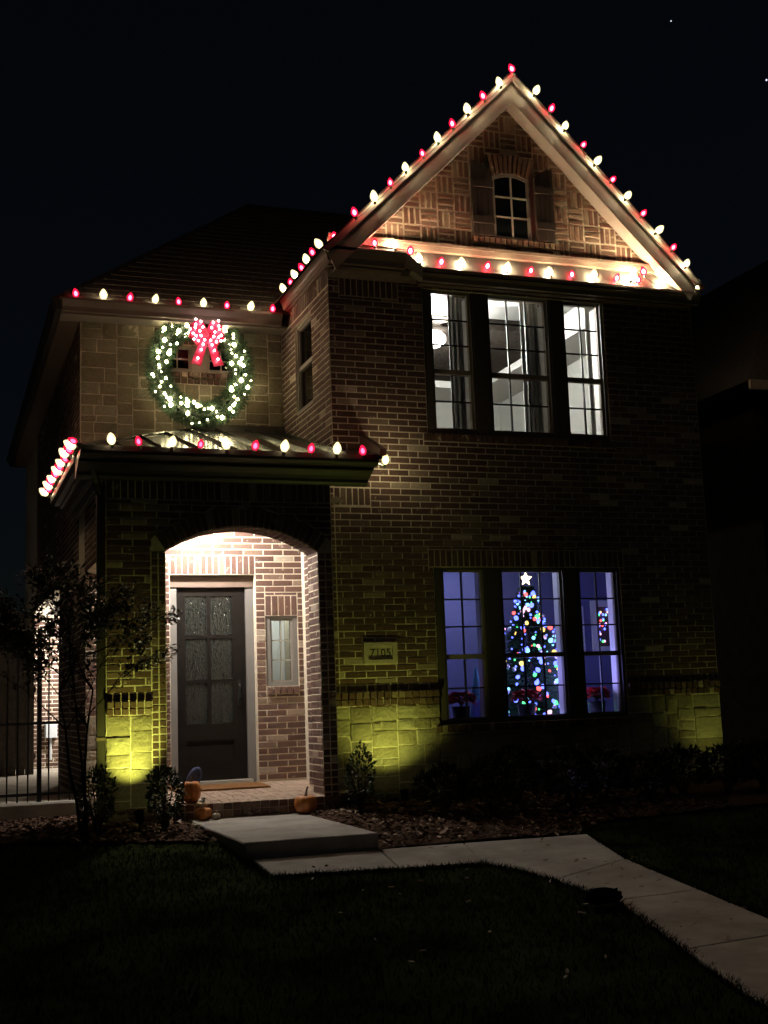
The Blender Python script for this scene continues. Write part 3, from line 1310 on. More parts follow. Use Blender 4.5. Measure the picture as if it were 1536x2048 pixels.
# ------------------------------------------------------------------ windows
def window(name, fr, u0, u1, z0, z1, cols, top_rows, bot_rows, glassmat, framemat='window_frame', sashmat='sash', munt='muntin', deep=.10, split=.585, label=None, fwid=.05):
    """double hung unit: outer frame, two sashes, muntins and separate panes; u0..u1,z0..z1 = visible glass area"""
    o, u, n = fr

    def bx(mb, a, b, c, d, n0, n1):
        P = [o + u * x + Vector((0, 0, z)) + n * nn for nn in (n0, n1) for z in (c, d) for x in (a, b)]
        mb.add(P, [(0, 1, 3, 2), (4, 6, 7, 5), (0, 4, 5, 1), (2, 3, 7, 6), (0, 2, 6, 4), (1, 5, 7, 3)])
    mb = MB()
    s = .022
    e = fwid
    for (a, b, c, d) in ((u0 - e, u0 - s, z0 - e, z1 + e), (u1 + s, u1 + e, z0 - e, z1 + e), (u0 - s, u1 + s, z0 - e, z0 - s), (u0 - s, u1 + s, z1 + s, z1 + e)):
        bx(mb, a, b, c, d, -deep - .05, -.02)
    win = mb.build(name, framemat, house, fix=True)
    if label:
        win['label'] = label
    zm = z0 + (z1 - z0) * (1 - split)
    rail = .028
    mb = MB()
    if bot_rows:
        for (a, b, c, d, k) in ((u0 - s, u0, z0 - s, z1 + s, 0), (u1, u1 + s, z0 - s, z1 + s, 0), (u0, u1, z0 - s, z0, 0), (u0, u1, z1, z1 + s, 0), (u0, u1, zm - rail, zm + rail, .012)):
            bx(mb, a, b, c, d, -deep - .03, -deep + .03 + k)
    else:
        for (a, b, c, d) in ((u0 - s, u0, z0 - s, z1 + s), (u1, u1 + s, z0 - s, z1 + s), (u0, u1, z0 - s, z0), (u0, u1, z1, z1 + s)):
            bx(mb, a, b, c, d, -deep - .03, -deep + .03)
    mb.build('sash', sashmat, win, fix=True)
    areas = [(z0, zm - rail, bot_rows), (zm + rail, z1, top_rows)] if bot_rows else [(z0, z1, top_rows)]
    mw_ = .009
    for (c, d, rows) in areas:
        for i in range(1, cols):
            x = u0 + (u1 - u0) * i / cols
            mb = MB()
            bx(mb, x - mw_, x + mw_, c, d, -deep - .012, -deep + .014)
            mb.build('muntin', munt, win, fix=True)
        for j in range(1, rows):
            zz = c + (d - c) * j / rows
            mb = MB()
            bx(mb, u0, u1, zz - mw_, zz + mw_, -deep - .010, -deep + .012)
            mb.build('muntin', munt, win, fix=True)
        for i in range(cols):
            for j in range(rows):
                a = u0 + (u1 - u0) * i / cols + mw_ * (i > 0)
                b = u0 + (u1 - u0) * (i + 1) / cols - mw_ * (i < cols - 1)
                c2 = c + (d - c) * j / rows + mw_ * (j > 0)
                d2 = c + (d - c) * (j + 1) / rows - mw_ * (j < rows - 1)
                mb = MB()
                bx(mb, a, b, c2, d2, -deep - .002, -deep + .002)
                mb.build('pane', glassmat, win, fix=True)
    return win


def push(v, base, y):
    """same view line, y metres behind the facade"""
    k = (13.459 + y) / 13.459
    return (v - base) * k + base


DG = .10
wl = ['tall narrow double hung window with a bright lamp behind it', 'wide double hung window beside a grey curtain, upper storey', 'narrow double hung window nearest the dark side, upper storey']
ll = ['narrow window with ceiling light and poinsettia, ground floor', 'wide window showing the lit Christmas tree', 'narrow window showing a framed picture, ground floor']
for (zz, labs) in ((UZ, wl), (LZ, ll)):
    for (a, b, c_), lab in zip(WX, labs):
        window('window', F0, push(a, 0, DG), push(b, 0, DG), push(zz[0], 1.5, DG), push(zz[1], 1.5, DG), c_, 3, 2, 'pane', label=lab)
# dark mullion posts and head/sill boards closing the two big openings
for (zz, O) in ((UZ, UO), (LZ, LO)):
    xl = [push(a, 0, DG) - .05 for a, b, c_ in WX]
    xr = [push(b, 0, DG) + .05 for a, b, c_ in WX]
    zt = push(zz[1], 1.5, DG) + .05
    zb = push(zz[0], 1.5, DG) - .05
    for (a, b) in ((O[0], xl[0]), (xr[0], xl[1]), (xr[1], xl[2]), (xr[2], O[1])):
        if b - a > .004:
            MB().box(a + .001, b - .001, .012, .16, O[2], O[3]).build('mullion_post', 'window_frame', house)
    for a, b in zip(xl, xr):
        MB().box(a, b, .014, .16, zt, O[3]).build('head_board', 'window_frame', house)
        MB().box(a, b, .014, .16, O[2], zb).build('sill_board', 'window_frame', house)
# white inner jamb boards (seen edge on through the glass)
for (a, b, c_) in WX:
    for zz in (LZ, UZ):
        MB().box(push(b, 0, DG) + .03, push(b, 0, DG) + .05, .165, .30, zz[0] - .03, zz[1] + .04).build('jamb_board', 'white_trim', house)
        MB().box(push(a, 0, DG) - .05, push(a, 0, DG) - .03, .165, .30, zz[0] - .03, zz[1] + .04).build('jamb_board', 'white_trim', house)
    MB().box(push(a, 0, DG) - .05, push(b, 0, DG) + .05, .165, .48, LZ[0] - .055, LZ[0] - .035).build('inner_sill', 'white_trim', house)
# return wall window (faces left)
window('window', FS, SW[0] + .07, SW[1] - .07, SW[2] + .07, SW[3] - .07, 1, 1, 1, 'pane_dark', framemat='trim_beige', sashmat='trim_beige', deep=.07, split=.5, label='dark sash window in the left return wall, upper storey')
# tower pair behind the wreath
for (a, b) in ((2.76, 3.05), (3.33, 3.64)):
    window('window', FT_, a, b, TW[2] + .055, TW[3] - .05, 2, 2, 0, 'pane_dark', framemat='trim_beige', sashmat='trim_beige', munt='muntin_light', deep=.05, label=None)
MB().box(3.102, 3.278, TY - .012, TY + .10, TW[2], TW[3]).build('centre_post', 'trim_beige', house)
MB().box(TW[0], 3.10, TY - .03, TY + .10, TW[2] - .0, TW[2] + .022).build('window_stool', 'trim_beige', house)
MB().box(3.28, TW[1], TY - .03, TY + .10, TW[2] - .0, TW[2] + .022).build('window_stool', 'trim_beige', house)
# porch side window with grey reveal
window('window', FB, 3.925, 4.165, 1.80, 2.535, 2, 3, 0, 'pane', framemat='casing_grey', sashmat='trim_beige', munt='muntin_light', deep=.07, label='small six pane window beside the front door', fwid=.085)
# gable window: arched head
gwin = MB()
NA = 10
gx0, gx1 = 6.53, 7.05


def garc(x, dz=0):
    return 8.098 - 1.05 * (x - 6.79) ** 2 + dz


for i in range(NA):
    xa = gx0 + (gx1 - gx0) * i / NA
    xb = gx0 + (gx1 - gx0) * (i + 1) / NA
    gwin.prism([(xa, garc(xa, -.055)), (xb, garc(xb, -.055)), (xb, garc(xb, -.004)), (xa, garc(xa, -.004))], 'y', -.022, .05)
for (a, b) in ((gx0 - .005, gx0 + .035), (gx1 - .045, gx1 + .005)):
    gwin.box(a, b, -.02, .05, 7.215, garc(a if a > 6.8 else b, -.05))
gwin.box(gx0 + .035, gx1 - .045, -.02, .05, 7.215, 7.245)
gw_ = gwin.build('gable_window', 'trim_beige', house, fix=True)
gw_['label'] = 'small arched attic window between brown shutters'
MB().box(6.782, 6.80, -.034, -.012, 7.245, garc(6.79, -.056)).build('muntin', 'muntin_light', gw_)
for zz in (7.50, 7.765):
    MB().box(gx0 + .035, gx1 - .045, -.033, -.013, zz - .009, zz + .009).build('muntin', 'muntin_light', gw_)
principled('attic_glass', (.008, .01, .01), .06, spec=.8)
for (a, b) in ((gx0 + .035, 6.782), (6.80, gx1 - .045)):
    for (c_, d) in ((7.245, 7.491), (7.509, 7.756), (7.774, None)):
        if d:
            MB().box(a, b, -.016, -.013, c_, d).build('pane', 'attic_glass', gw_)
        else:
            mb = MB()
            n_ = 5
            lo = [(a + (b - a) * i / n_, c_) for i in range(n_ + 1)]
            hi = [(a + (b - a) * i / n_, garc(a + (b - a) * i / n_, -.055)) for i in range(n_ + 1)]
            mb.prism(lo + hi[::-1], 'y', -.016, -.013)
            mb.build('pane', 'attic_glass', gw_, fix=True)
# shutters with flared tops and board lines
for (a, b, s) in ((SHL[0], SHL[1], 1), (SHR[0], SHR[1], -1)):
    sp = bpy.data.objects.new('shutter', None)
    COL.objects.link(sp)
    sp.parent = house
    npn = 4

    def top(x):
        t = (x - a) / (b - a)
        t = t if s > 0 else 1 - t
        return 8.215 - .15 * t ** 1.6
    for i in range(npn):
        xa = a + (b - a) * i / npn + .003
        xb = a + (b - a) * (i + 1) / npn - .003
        MB().prism([(xa, 7.222), (xb, 7.222), (xb, top(xb)), (xa, top(xa))], 'y', -.05, -.008).build('board', 'shutter', sp, fix=True)
    for zz in (7.42, 7.90):
        MB().box(a + .004, b - .004, -.072, -.05, zz - .045, zz + .045).build('batten', 'shutter', sp)

# ------------------------------------------------------------------ front door
cas = MB()
cas.box(DO[0], 2.755, BY + .11, BY + .198, .60, DO[3])
cas.box(3.615, DO[1], BY + .11, BY + .198, .60, DO[3])
MB().box(2.755, 3.615, BY + .113, BY + .198, 3.005, DO[3]).build('door_casing_head_shaded', 'trim_brown', house)  # darker brown stands in for the lintel's shade on the casing head
cas.build('door_casing', 'casing_grey', house)
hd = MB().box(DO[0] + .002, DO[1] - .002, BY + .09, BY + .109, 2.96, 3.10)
hd.build('door_head_board_shaded', 'trim_brown', house)  # shade below the brick lintel is put into the board's colour
DX0, DX1, DZ0, DZ1 = 2.757, 3.613, .625, 3.003
DY = BY + .148
gx = [(2.865, 3.135), (3.178, 3.450)]
gzs = [(1.30, 1.79), (1.83, 2.335), (2.375, 2.855)]
mb = MB()
mb.box(DX0, gx[0][0], DY, DY + .05, DZ0, DZ1)
mb.box(gx[1][1], DX1, DY, DY + .05, DZ0, DZ1)
mb.box(gx[0][0], gx[1][1], DY, DY + .05, DZ0, .86)
mb.box(gx[0][0], gx[1][1], DY + .018, DY + .05, .86, 1.10)
mb.box(gx[0][0], gx[1][1], DY, DY + .05, 1.10, gzs[0][0])
mb.box(gx[0][0], gx[1][1], DY, DY + .05, gzs[2][1], DZ1)
mb.box(gx[0][1], gx[1][0], DY + .003, DY + .05, gzs[0][0], gzs[2][1])
for a, b in ((gzs[0][1], gzs[1][0]), (gzs[1][1], gzs[2][0])):
    for (c_, d) in gx:
        mb.box(c_, d, DY + .002, DY + .05, a, b)
door = mb.build('front_door', 'door_dark', house)
door['label'] = 'dark front door with six textured glass panes'
for (a, b) in gx:
    for (c_, d) in gzs:
        MB().box(a, b, DY + .02, DY + .03, c_, d).build('pane', 'rain_glass', door)
for (c_, d) in ((.885, .862), (1.075, 1.10)):
    MB().box(gx[0][0] + .02, gx[1][1] - .02, DY + .006, DY + .02, min(c_, d), max(c_, d)).build('panel_moulding', 'door_dark', door)
hm = MB()
hm.box(3.505, 3.545, DY - .012, DY, 1.50, 1.82)
hm.tube([(3.525, DY - .012, 1.56), (3.525, DY - .06, 1.60), (3.525, DY - .06, 1.74), (3.525, DY - .012, 1.77)], .009, 8)
hm.build('handle', 'iron', door)
MB().box(DX0 - .03, DX1 + .03, BY - .03, DY + .05, .585, .623).build('threshold', 'threshold', house)
# house number plaque: stone slab with sunk field and raised figures
mb = MB()
px0, px1, pz0, pz1 = 4.607, 5.017, 1.925, 2.165
fx0, fx1, fz0, fz1 = 4.665, 4.960, 1.968, 2.122
yf, yb = -.03, .01
for (a, b, c_, d) in ((px0, fx0, pz0, pz1), (fx1, px1, pz0, pz1), (fx0, fx1, pz0, fz0), (fx0, fx1, fz1, pz1)):
    mb.box(a, b, yf, yb, c_, d)
mb.box(fx0, fx1, yf + .018, yb, fz0, fz1)
plq = mb.build('number_plaque', 'plaque', house)
plq['label'] = 'cast stone house number plaque reading 7105'
for i, ch in enumerate('7105'):
    cu = bpy.data.curves.new('digit', 'FONT')
    cu.body = ch
    cu.size = .128
    cu.align_x = 'CENTER'
    cu.extrude = .0012
    tmp = bpy.data.objects.new('tmp', cu)
    COL.objects.link(tmp)
    bpy.context.view_layer.update()
    me = bpy.data.meshes.new_from_object(tmp.evaluated_get(bpy.context.evaluated_depsgraph_get()))
    bpy.data.objects.remove(tmp)
    me.materials.clear()
    me.materials.append(MATS['digit'])
    d = link('digit', me, plq)
    d.rotation_euler = (R(90), 0, 0)
    d.location = (4.713 + i * .066, yf + .0165, 2.003)

# ------------------------------------------------------------------ eaves, gutters, rakes, roofs
RY = -.22


def kgutter(parent, name, x0, x1, y, zb, zt, mat='gutter', ax='x', out=-1, depth=.12):
    """k-style gutter: profile in (offset,z) swept along ax; out = direction of its front"""
    h = zt - zb
    pr = [(0, zb), (depth * .55, zb), (depth * .62, zb + h * .35), (depth * .85, zb + h * .62), (depth, zb + h * .80), (depth, zt), (depth - .012, zt), (depth - .012, zb + h * .82), (0, zb + h * .80)]
    mb = MB()
    mb.prism([(y + out * a, z) for a, z in pr], 'x' if ax == 'x' else 'y', x0, x1)
    return mb.build(name, mat, parent, fix=True)


# pent eave across the gable base
MB().box(5.45, 9.33, -.10, -.002, 6.50, 6.655).build('frieze', 'trim_brown', house)
MB().box(4.29, 5.24, -.10, -.002, 6.62, 6.80).build('frieze', 'trim_brown', house)
kgutter(house, 'gutter', 5.455, 9.40, -.10, 6.515, 6.665)
kgutter(house, 'gutter', 4.285, 5.245, -.10, 6.645, 6.825)
MB().prism([(5.246, 6.825), (5.246, 6.645), (5.454, 6.515), (5.454, 6.665)], 'y', -.225, -.10).build('gutter_step', 'trim_beige', house, fix=True)
mb = MB()
mb.prism([(-.215, 6.60), (-.012, 6.93), (-.012, 6.60)], 'x', 5.25, 9.34)
mb.prism([(-.215, 6.79), (-.012, 6.935), (-.012, 6.79)], 'x', 4.30, 5.249)
mb.build('pent_roof', 'metal_trim', house, fix=True)
MB().box(4.32, 9.30, -.060, -.006, 6.938, 7.045).build('band_board', 'trim_brown', house)
MB().box(4.32, 9.30, -.075, -.006, 7.005, 7.043).build('band_cap', 'trim_brown', house)
# rakes
AZ = 9.345
for s in (-1, 1):
    pts = [(GX, AZ), (GX, AZ - .375), (GX + s * 2.44, AZ - .375 - 2.44 * .995), (GX + s * 2.56, AZ - 2.56 * .995)]
    MB().prism(pts, 'y', RY, RY + .025).build('rake_board', 'trim_beige', house, fix=True)
    pts = [(GX, AZ + .012), (GX, AZ - .09), (GX + s * 2.53, AZ - .09 - 2.53 * .995), (GX + s * 2.60, AZ + .012 - 2.60 * .995)]
    MB().prism(pts, 'y', RY - .03, RY - .001).build('rake_moulding', 'trim_beige', house, fix=True)
    pts = [(GX, AZ - .355), (GX, AZ - .375), (GX + s * 2.44, AZ - .375 - 2.44 * .995), (GX + s * 2.44, AZ - .355 - 2.44 * .995)]
    MB().prism(pts, 'y', RY + .026, -.0135).build('rake_soffit', 'trim_beige', house, fix=True)
# gable roof behind the rakes
mb = MB()
for s in (-1, 1):
    mb.add([(GX, RY - .03, AZ + .04), (GX + s * 2.66, RY - .03, AZ + .04 - 2.66 * .995), (GX + s * 2.66, 7, AZ + .04 - 2.66 * .995), (GX, 7, AZ + .04),
            (GX, RY - .03, AZ + .014), (GX + s * 2.66, RY - .03, AZ + .014 - 2.66 * .995), (GX + s * 2.66, 7, AZ + .014 - 2.66 * .995), (GX, 7, AZ + .014)],
           [(0, 1, 2, 3), (7, 6, 5, 4), (0, 4, 5, 1), (1, 5, 6, 2), (2, 6, 7, 3), (3, 7, 4, 0)])
mb.build('gable_roof', 'shingle', house, fix=True)
# side eave of the main block along the return
kgutter(house, 'gutter', -.20, 1.80, XA, 6.65, 6.83, mat='gutter', ax='y', out=-1, depth=.10)
MB().box(XA - .03, XA - .001, .0, 2.1, 6.62, 6.66).build('frieze', 'trim_brown', house)
# main hip roof
E0 = (1.28, 1.72, 6.70)
mb = MB()
Pk0, Pk1 = (4.75, 5.6, 9.75), (9.0, 5.6, 9.75)
c1, c2, c3, c4 = (1.28, 1.66, 6.56), (9.9, 1.66, 6.56), (9.9, 12, 6.56), (1.28, 12, 6.56)
mb.add([c1, c2, c3, c4, Pk0, Pk1], [(0, 1, 5, 4), (1, 2, 5), (2, 3, 4, 5), (3, 0, 4), (3, 2, 1, 0)])
mb.build('main_roof', 'shingle', house, fix=True)
# shingle courses on the front slope (butt edges)
mb = MB()
n_ = 26
for i in range(1, n_):
    t = i / n_
    za = 6.56 + (9.75 - 6.56) * t
    ya = 1.66 + (5.6 - 1.66) * t
    xa = 1.28 + (4.75 - 1.28) * t + .02
    mb.prism([(ya - .14, za - .14 * .81 + .001), (ya, za + .001), (ya, za + .010), (ya - .14, za - .14 * .81 + .018)], 'x', xa, 6.2)
o = mb.build('shingle_courses', 'shingle', house, fix=True)
o['kind'] = 'stuff'
# tower eave: soffit, fascia, gutter on front and left
MB().box(1.40, XA - .005, 1.78, 2.09, 6.41, 6.44).build('tower_soffit', 'trim_beige', house)
MB().box(1.395, XA - .105, 1.75, 1.779, 6.395, 6.56).build('fascia', 'trim_beige', house)
kgutter(house, 'gutter', 1.36, XA - .11, 1.749, 6.42, 6.575, 'gutter')
MB().box(1.40, 1.655, 2.092, 12, 6.41, 6.44).build('tower_soffit', 'trim_brown', house)  # darker than the front soffit: this side's dimness is put into the colour
kgutter(house, 'gutter', 1.63, 12, 1.395, 6.42, 6.575, 'cornice_dark', ax='y')  # darker copy of the front gutter, its dimness painted in
# porch cornice and gutter
GYF = -.93
prof = [(0, 3.90), (.05, 3.905), (.09, 3.93), (.10, 3.96), (.17, 3.985), (.25, 4.03), (.30, 4.035), (.30, 4.06), (.40, 4.062), (.46, 4.09), (.47, 4.12), (.47, 4.175), (.455, 4.175), (.455, 4.12), (0, 4.11)]
mb = MB()
mb.prism([(PY + .002 - a, z) for a, z in prof], 'x', PX0 - .31, 4.545)
mb.build('porch_cornice', 'cornice_dark', house, fix=True)
mb = MB()
mb.prism([(PX0 + .33 - .002 - a * .7 - .33, z + .0015) for a, z in prof], 'y', PY + .004, 2.35)
mb.build('porch_cornice', 'cornice_dark', house, fix=True)
# porch metal roof: front slope, hip, seams
HP = (3.14, 2.10, 5.075)
C0 = (1.345, GYF + .02, 4.165)


def roof_z(y):
    return 4.165 + (y - (GYF + .02)) * (5.075 - 4.165) / (2.10 - (GYF + .02))


xr_ = 4.59
mb = MB()
v = [C0, (xr_, GYF + .02, 4.165), (xr_ + .16, -.005, roof_z(-.005)), (XA - .012, -.005, roof_z(-.005)), (XA - .012, 2.095, roof_z(2.095)), HP]
mb.add(v + [(a, b, c - .03) for a, b, c in v], [(0, 1, 2, 3, 4, 5), (11, 10, 9, 8, 7, 6)] + [(i, i + 6, (i + 1) % 6 + 6, (i + 1) % 6) for i in range(6)])
proof = mb.build('porch_roof', 'metal_roof', house, fix=True)
mb = MB()
v = [C0, HP, (1.345, 2.3, 4.165), (3.14, 2.3, 5.075)]
mb.add([C0, HP, (3.14, 2.098, 5.075), (1.345, 2.34, 4.165)], [(0, 1, 2, 3)])
mb.build('porch_roof_hip', 'metal_roof', house)
for x in [1.75 + .405 * i for i in range(7)]:
    # seam runs up the slope until hip or wall
    if x < HP[0]:
        t = (x - C0[0]) / (HP[0] - C0[0])
        ye = C0[1] + (HP[1] - C0[1]) * t - .02
    elif x < XA - .03:
        ye = 2.09
    else:
        ye = -.012
    ys_ = GYF + .03
    mb = MB()
    mb.add([(x - .008, ys_, roof_z(ys_)), (x + .008, ys_, roof_z(ys_)), (x + .008, ye, roof_z(ye)), (x - .008, ye, roof_z(ye)),
            (x - .006, ys_, roof_z(ys_) + .035), (x + .006, ys_, roof_z(ys_) + .035), (x + .006, ye, roof_z(ye) + .035), (x - .006, ye, roof_z(ye) + .035)],
           [(4, 5, 6, 7), (0, 1, 5, 4), (1, 2, 6, 5), (2, 3, 7, 6), (3, 0, 4, 7)])
    mb.build('seam', 'metal_roof', proof, fix=True)
MB().tube([C0, HP], .028, 6).build('hip_cap', 'metal_roof', proof)
MB().box(3.05, XA - .014, 2.03, 2.085, 5.03, 5.135).build('wall_flashing', 'metal_trim', proof)
mb = MB()
mb.prism([(GYF + .25, 4.22), (-.004, roof_z(0) - .02), (-.004, roof_z(0) + .16), (GYF + .25, 4.30)], 'x', xr_ + .06, xr_ + .14)
mb.build('roof_end_board', 'trim_brown', house, fix=True)
# downspout on the left pier
mb = MB()
mb.box(1.565, 1.645, -.44, -.36, .30, 3.75)
mb.tube([(1.605, -.40, 3.74), (1.56, -.46, 3.88), (1.50, -.60, 4.0), (1.48, -.70, 4.12)], .04, 6)
ds = mb.build('downspout', 'cornice_dark', house, fix=True)
for zz in (1.2, 2.4):
    MB().box(1.555, 1.652, -.45, -.35, zz, zz + .03).build('strap', 'trim_brown', ds)
# interior block behind everything so that no light leaks through the shell
mb = MB()
mb.box(1.95, 4.25, 2.5, 2.6, 3.5, 6.55)
mb.box(2.0, 3.72, 1.9, 2.0, .3, 3.7)
mb.build('inner_partition', 'room_wall', house)

# ------------------------------------------------------------------ rooms behind the glass
def room(name, x0, x1, y0, y1, z0, z1, wallmat, ceilmat, label):
    e = thing(name, None, None)
    MB().box(x0, x1, y1, y1 + .1, z0, z1).build('back_wall', wallmat, e)
    MB().box(x0 - .1, x0, y0, y1, z0, z1).build('left_wall', wallmat, e)
    MB().box(x1, x1 + .1, y0, y1, z0, z1).build('right_wall', wallmat, e)
    MB().box(x0, x1, y0, y1, z0 - .1, z0).build('room_floor', 'floor_wood', e)
    MB().box(x0, x1, y0, y1, z1, z1 + .1).build('room_ceiling', ceilmat, e)
    e['kind'] = 'structure'
    return e


upr = room('upper_room', 4.75, 9.0, .225, 5.2, 3.72, 6.85, 'room_wall', 'room_ceiling', '')
# stepped (tray) ceiling border
MB().box(8.35, 9.0, .225, 5.2, 6.45, 6.849).build('tray_border', 'room_ceiling', upr)
MB().box(4.75, 8.349, 4.45, 5.2, 6.45, 6.849).build('tray_border', 'room_ceiling', upr)
MB().box(8.28, 8.349, .225, 4.45, 6.45, 6.56).build('crown_moulding', 'white_trim', upr)
MB().box(4.75, 8.279, 4.38, 4.449, 6.45, 6.56).build('crown_moulding', 'white_trim', upr)
low = room('lower_room', 4.75, 9.12, .225, 2.05, .62, 3.22, 'room_blue', 'room_blue', '')
hal = room('entry_hall', 3.75, 4.7, 1.67, 4.0, .62, 3.2, 'room_wall', 'room_wall', '')
MB().box(3.9, 4.5, 3.0, 3.06, .62, 3.0).build('hall_door', 'white_trim', hal)

# ceiling fan with globe light (upper left window)
fx, fy, fzz = 6.42, 1.9, 6.52
fan = thing('ceiling_fan', 'ceiling fan with bright globe lamp behind the tall narrow upper window', 'ceiling fan', (fx, fy, 6.85))
MB().tube([(0, 0, 0), (0, 0, -.18)], .015, 8).build('rod', 'fan_metal', fan)
MB().lathe([(.03, -.18), (.09, -.20), (.10, -.26), (.06, -.30)], seg=16).build('motor', 'fan_metal', fan, smooth=True)
for k in range(5):
    a = k * 2 * math.pi / 5 + .3
    mb = MB()
    M = Matrix.Rotation(a, 4, 'Z')
    pts = [M @ Vector(p) for p in ((.09, -.05, -.225), (.60, -.07, -.235), (.62, .07, -.215), (.09, .05, -.215), (.09, -.05, -.235), (.60, -.07, -.245), (.62, .07, -.225), (.09, .05, -.225))]
    mb.add(pts, [(0, 1, 2, 3), (7, 6, 5, 4), (0, 4, 5, 1), (1, 5, 6, 2), (2, 6, 7, 3), (3, 7, 4, 0)])
    mb.build('blade', 'fan_metal', fan)
MB().lathe([(.02, -.30), (.13, -.31), (.19, -.37), (.19, -.44), (.12, -.50), (.01, -.52)], seg=16).build('globe', 'lamp_white', fan, smooth=True)


def area_light(name, loc, rot, size, watts, col, spread=None):
    d = bpy.data.lights.new(name, 'AREA')
    d.shape = 'DISK'
    d.size = size
    d.energy = watts
    d.color = col
    o = bpy.data.objects.new(name, d)
    COL.objects.link(o)
    o.location = loc
    o.rotation_euler = rot
    return o


def point_light(name, loc, watts, col, radius=.05):
    d = bpy.data.lights.new(name, 'POINT')
    d.energy = watts
    d.color = col
    d.shadow_soft_size = radius
    o = bpy.data.objects.new(name, d)
    COL.objects.link(o)
    o.location = loc
    return o


def spot_light(name, loc, target, watts, col, angle, blend=.6, radius=.03):
    d = bpy.data.lights.new(name, 'SPOT')
    d.energy = watts
    d.color = col
    d.spot_size = R(angle)
    d.spot_blend = blend
    d.shadow_soft_size = radius
    o = bpy.data.objects.new(name, d)
    COL.objects.link(o)
    o.location = loc
    o.rotation_euler = (Vector(target) - Vector(loc)).to_track_quat('-Z', 'Y').to_euler()
    return o


point_light('fan_lamp', (fx, fy, 6.28), 320, (1, .98, .93), .05)
point_light('ceiling_fill', (fx + .12, fy - .05, 6.72), 400, (1, .98, .93), .05)  # added fill without a fitting, brightens the ceiling above the blades


point_light('hall_lamp', (4.22, 2.35, 2.85), 14, (.93, 1, .95), .1)


# curtains: folded cloth
def curtain(x0, x1, y, z0, z1, label):
    mb = MB()
    n_ = 28
    top_, bot_ = [], []
    for i in range(n_ + 1):
        x = x0 + (x1 - x0) * i / n_
        yy = y + .035 * math.sin(i * 1.25) + .01 * math.sin(i * .5)
        top_.append((x, yy, z1))
        bot_.append((x, yy + .006 * math.sin(i * 2.3), z0))
    back_t = [(a, b + .008, c) for a, b, c in top_]
    back_b = [(a, b + .008, c) for a, b, c in bot_]
    k = n_ + 1
    f = []
    for i in range(n_):
        f.append((i, i + 1, k + i + 1, k + i))
        f.append((3 * k + i, 3 * k + i + 1, 2 * k + i + 1, 2 * k + i))
    mb.add(top_ + bot_ + back_t + back_b, f)
    o = mb.build('curtain', 'curtain', None, smooth=True)
    return tag(o, label, 'curtain', 'grey curtains inside the upper windows')


curtain(6.03, 6.36, .40, 3.74, 6.72, 'grey curtain folded at the side of the tall narrow lamp-lit window')
curtain(7.05, 7.42, .42, 3.74, 6.72, 'grey curtain folded inside the wide upper window')
curtain(8.02, 8.34, .44, 3.74, 6.72, 'grey curtain at the edge of the third upper window')

# ground floor: ceiling light, tree, poinsettias
cl = thing('ceiling_light', 'round white ceiling light above the ground floor room', 'ceiling light', (6.52, 1.25, 3.22))
MB().lathe([(.10, 0), (.16, -.012), (.15, -.05), (.08, -.075), (.01, -.08)], seg=20).build('diffuser', 'lamp_ceiling', cl, smooth=True)
MB().lathe([(.17, .0), (.185, -.012), (.17, -.016)], seg=20).build('ring', 'white_trim', cl, smooth=True)
point_light('room_lamp', (6.52, 1.25, 3.06), 19, (.62, .68, 1), .12)

tx, ty, tz = 7.30, 1.16, .62
tree = thing('christmas_tree', 'slim lit Christmas tree with coloured bulbs and star in the wide window', 'christmas tree', (tx, ty, tz))
MB().tube([(0, 0, 0), (0, 0, .3), (0, 0, 2.25)], [.04, .035, .01], 8).build('trunk', 'bark', tree)
mb = MB()
random.seed(5)
for i in range(4200):
    h = random.random() ** .8
    zz = .25 + 2.0 * h
    rr = (.51 * (1 - h ** 2.4) + .04) * (.88 + .18 * math.sin(h * 21))
    a = random.uniform(0, 6.283)
    rad = rr * math.sqrt(random.uniform(.15, 1))
    d = Vector((math.cos(a), math.sin(a), random.uniform(-.45, .1))).normalized()
    p = Vector((math.cos(a) * rad * .6, math.sin(a) * rad * .6, zz + .05))
    q = p + d * (.10 + .10 * (1 - h))
    s = d.cross(Vector((0, 0, 1))).normalized() * .012
    w = Vector((0, 0, .012))
    mb.add([p - s, p + s, q, p + w, p - w], [(0, 1, 2), (3, 4, 2)])
mb.build('foliage', 'needle', tree)
cols = ['red', 'green', 'blue', 'blue', 'gold', 'cyan', 'pink', 'blue', 'cyan', 'blue', 'blue', 'blue']
bm_ = {}
for c_ in set(cols):
    bm_[c_] = MB().lathe([(.004, -.016), (.015, -.008), (.017, .004), (.010, .016), (.002, .022)], seg=6).mesh('tree_bulb_' + c_, 'tree_' + c_)
for i in range(300):
    h = ((i + .5) / 300) ** 1.1
    zz = .30 + 1.95 * h
    rr = (.51 * (1 - h ** 2.4) + .04) * (.90 + .18 * math.sin(h * 21) + random.uniform(-.14, .12)) + .03
    a = -math.pi / 2 + random.uniform(-1.9, 1.9) + i * .0
    o = link('bulb', bm_[random.choice(cols)], tree, (math.cos(a) * rr, math.sin(a) * rr, zz))
    s = random.choice((.55, .7, .8, 1.0, 1.5, 1.9))
    o.scale = (s, s, s)
    o.rotation_euler = (random.uniform(-1, 1), random.uniform(-1, 1), 0)
mb = MB()
pts = []
for i in range(10):
    a = math.pi / 2 + i * math.pi / 5
    r_ = .095 if i % 2 == 0 else .045
    pts.append((r_ * math.cos(a), 2.40 + r_ * math.sin(a)))
k = len(pts)
v = [(x, 0, z) for x, z in pts] + [(0, -.035, 2.40), (0, .035, 2.40)]
mb.add(v, [(i, (i + 1) % k, k) for i in range(k)] + [((i + 1) % k, i, k + 1) for i in range(k)])
mb.build('star_topper', 'star_glow', tree)
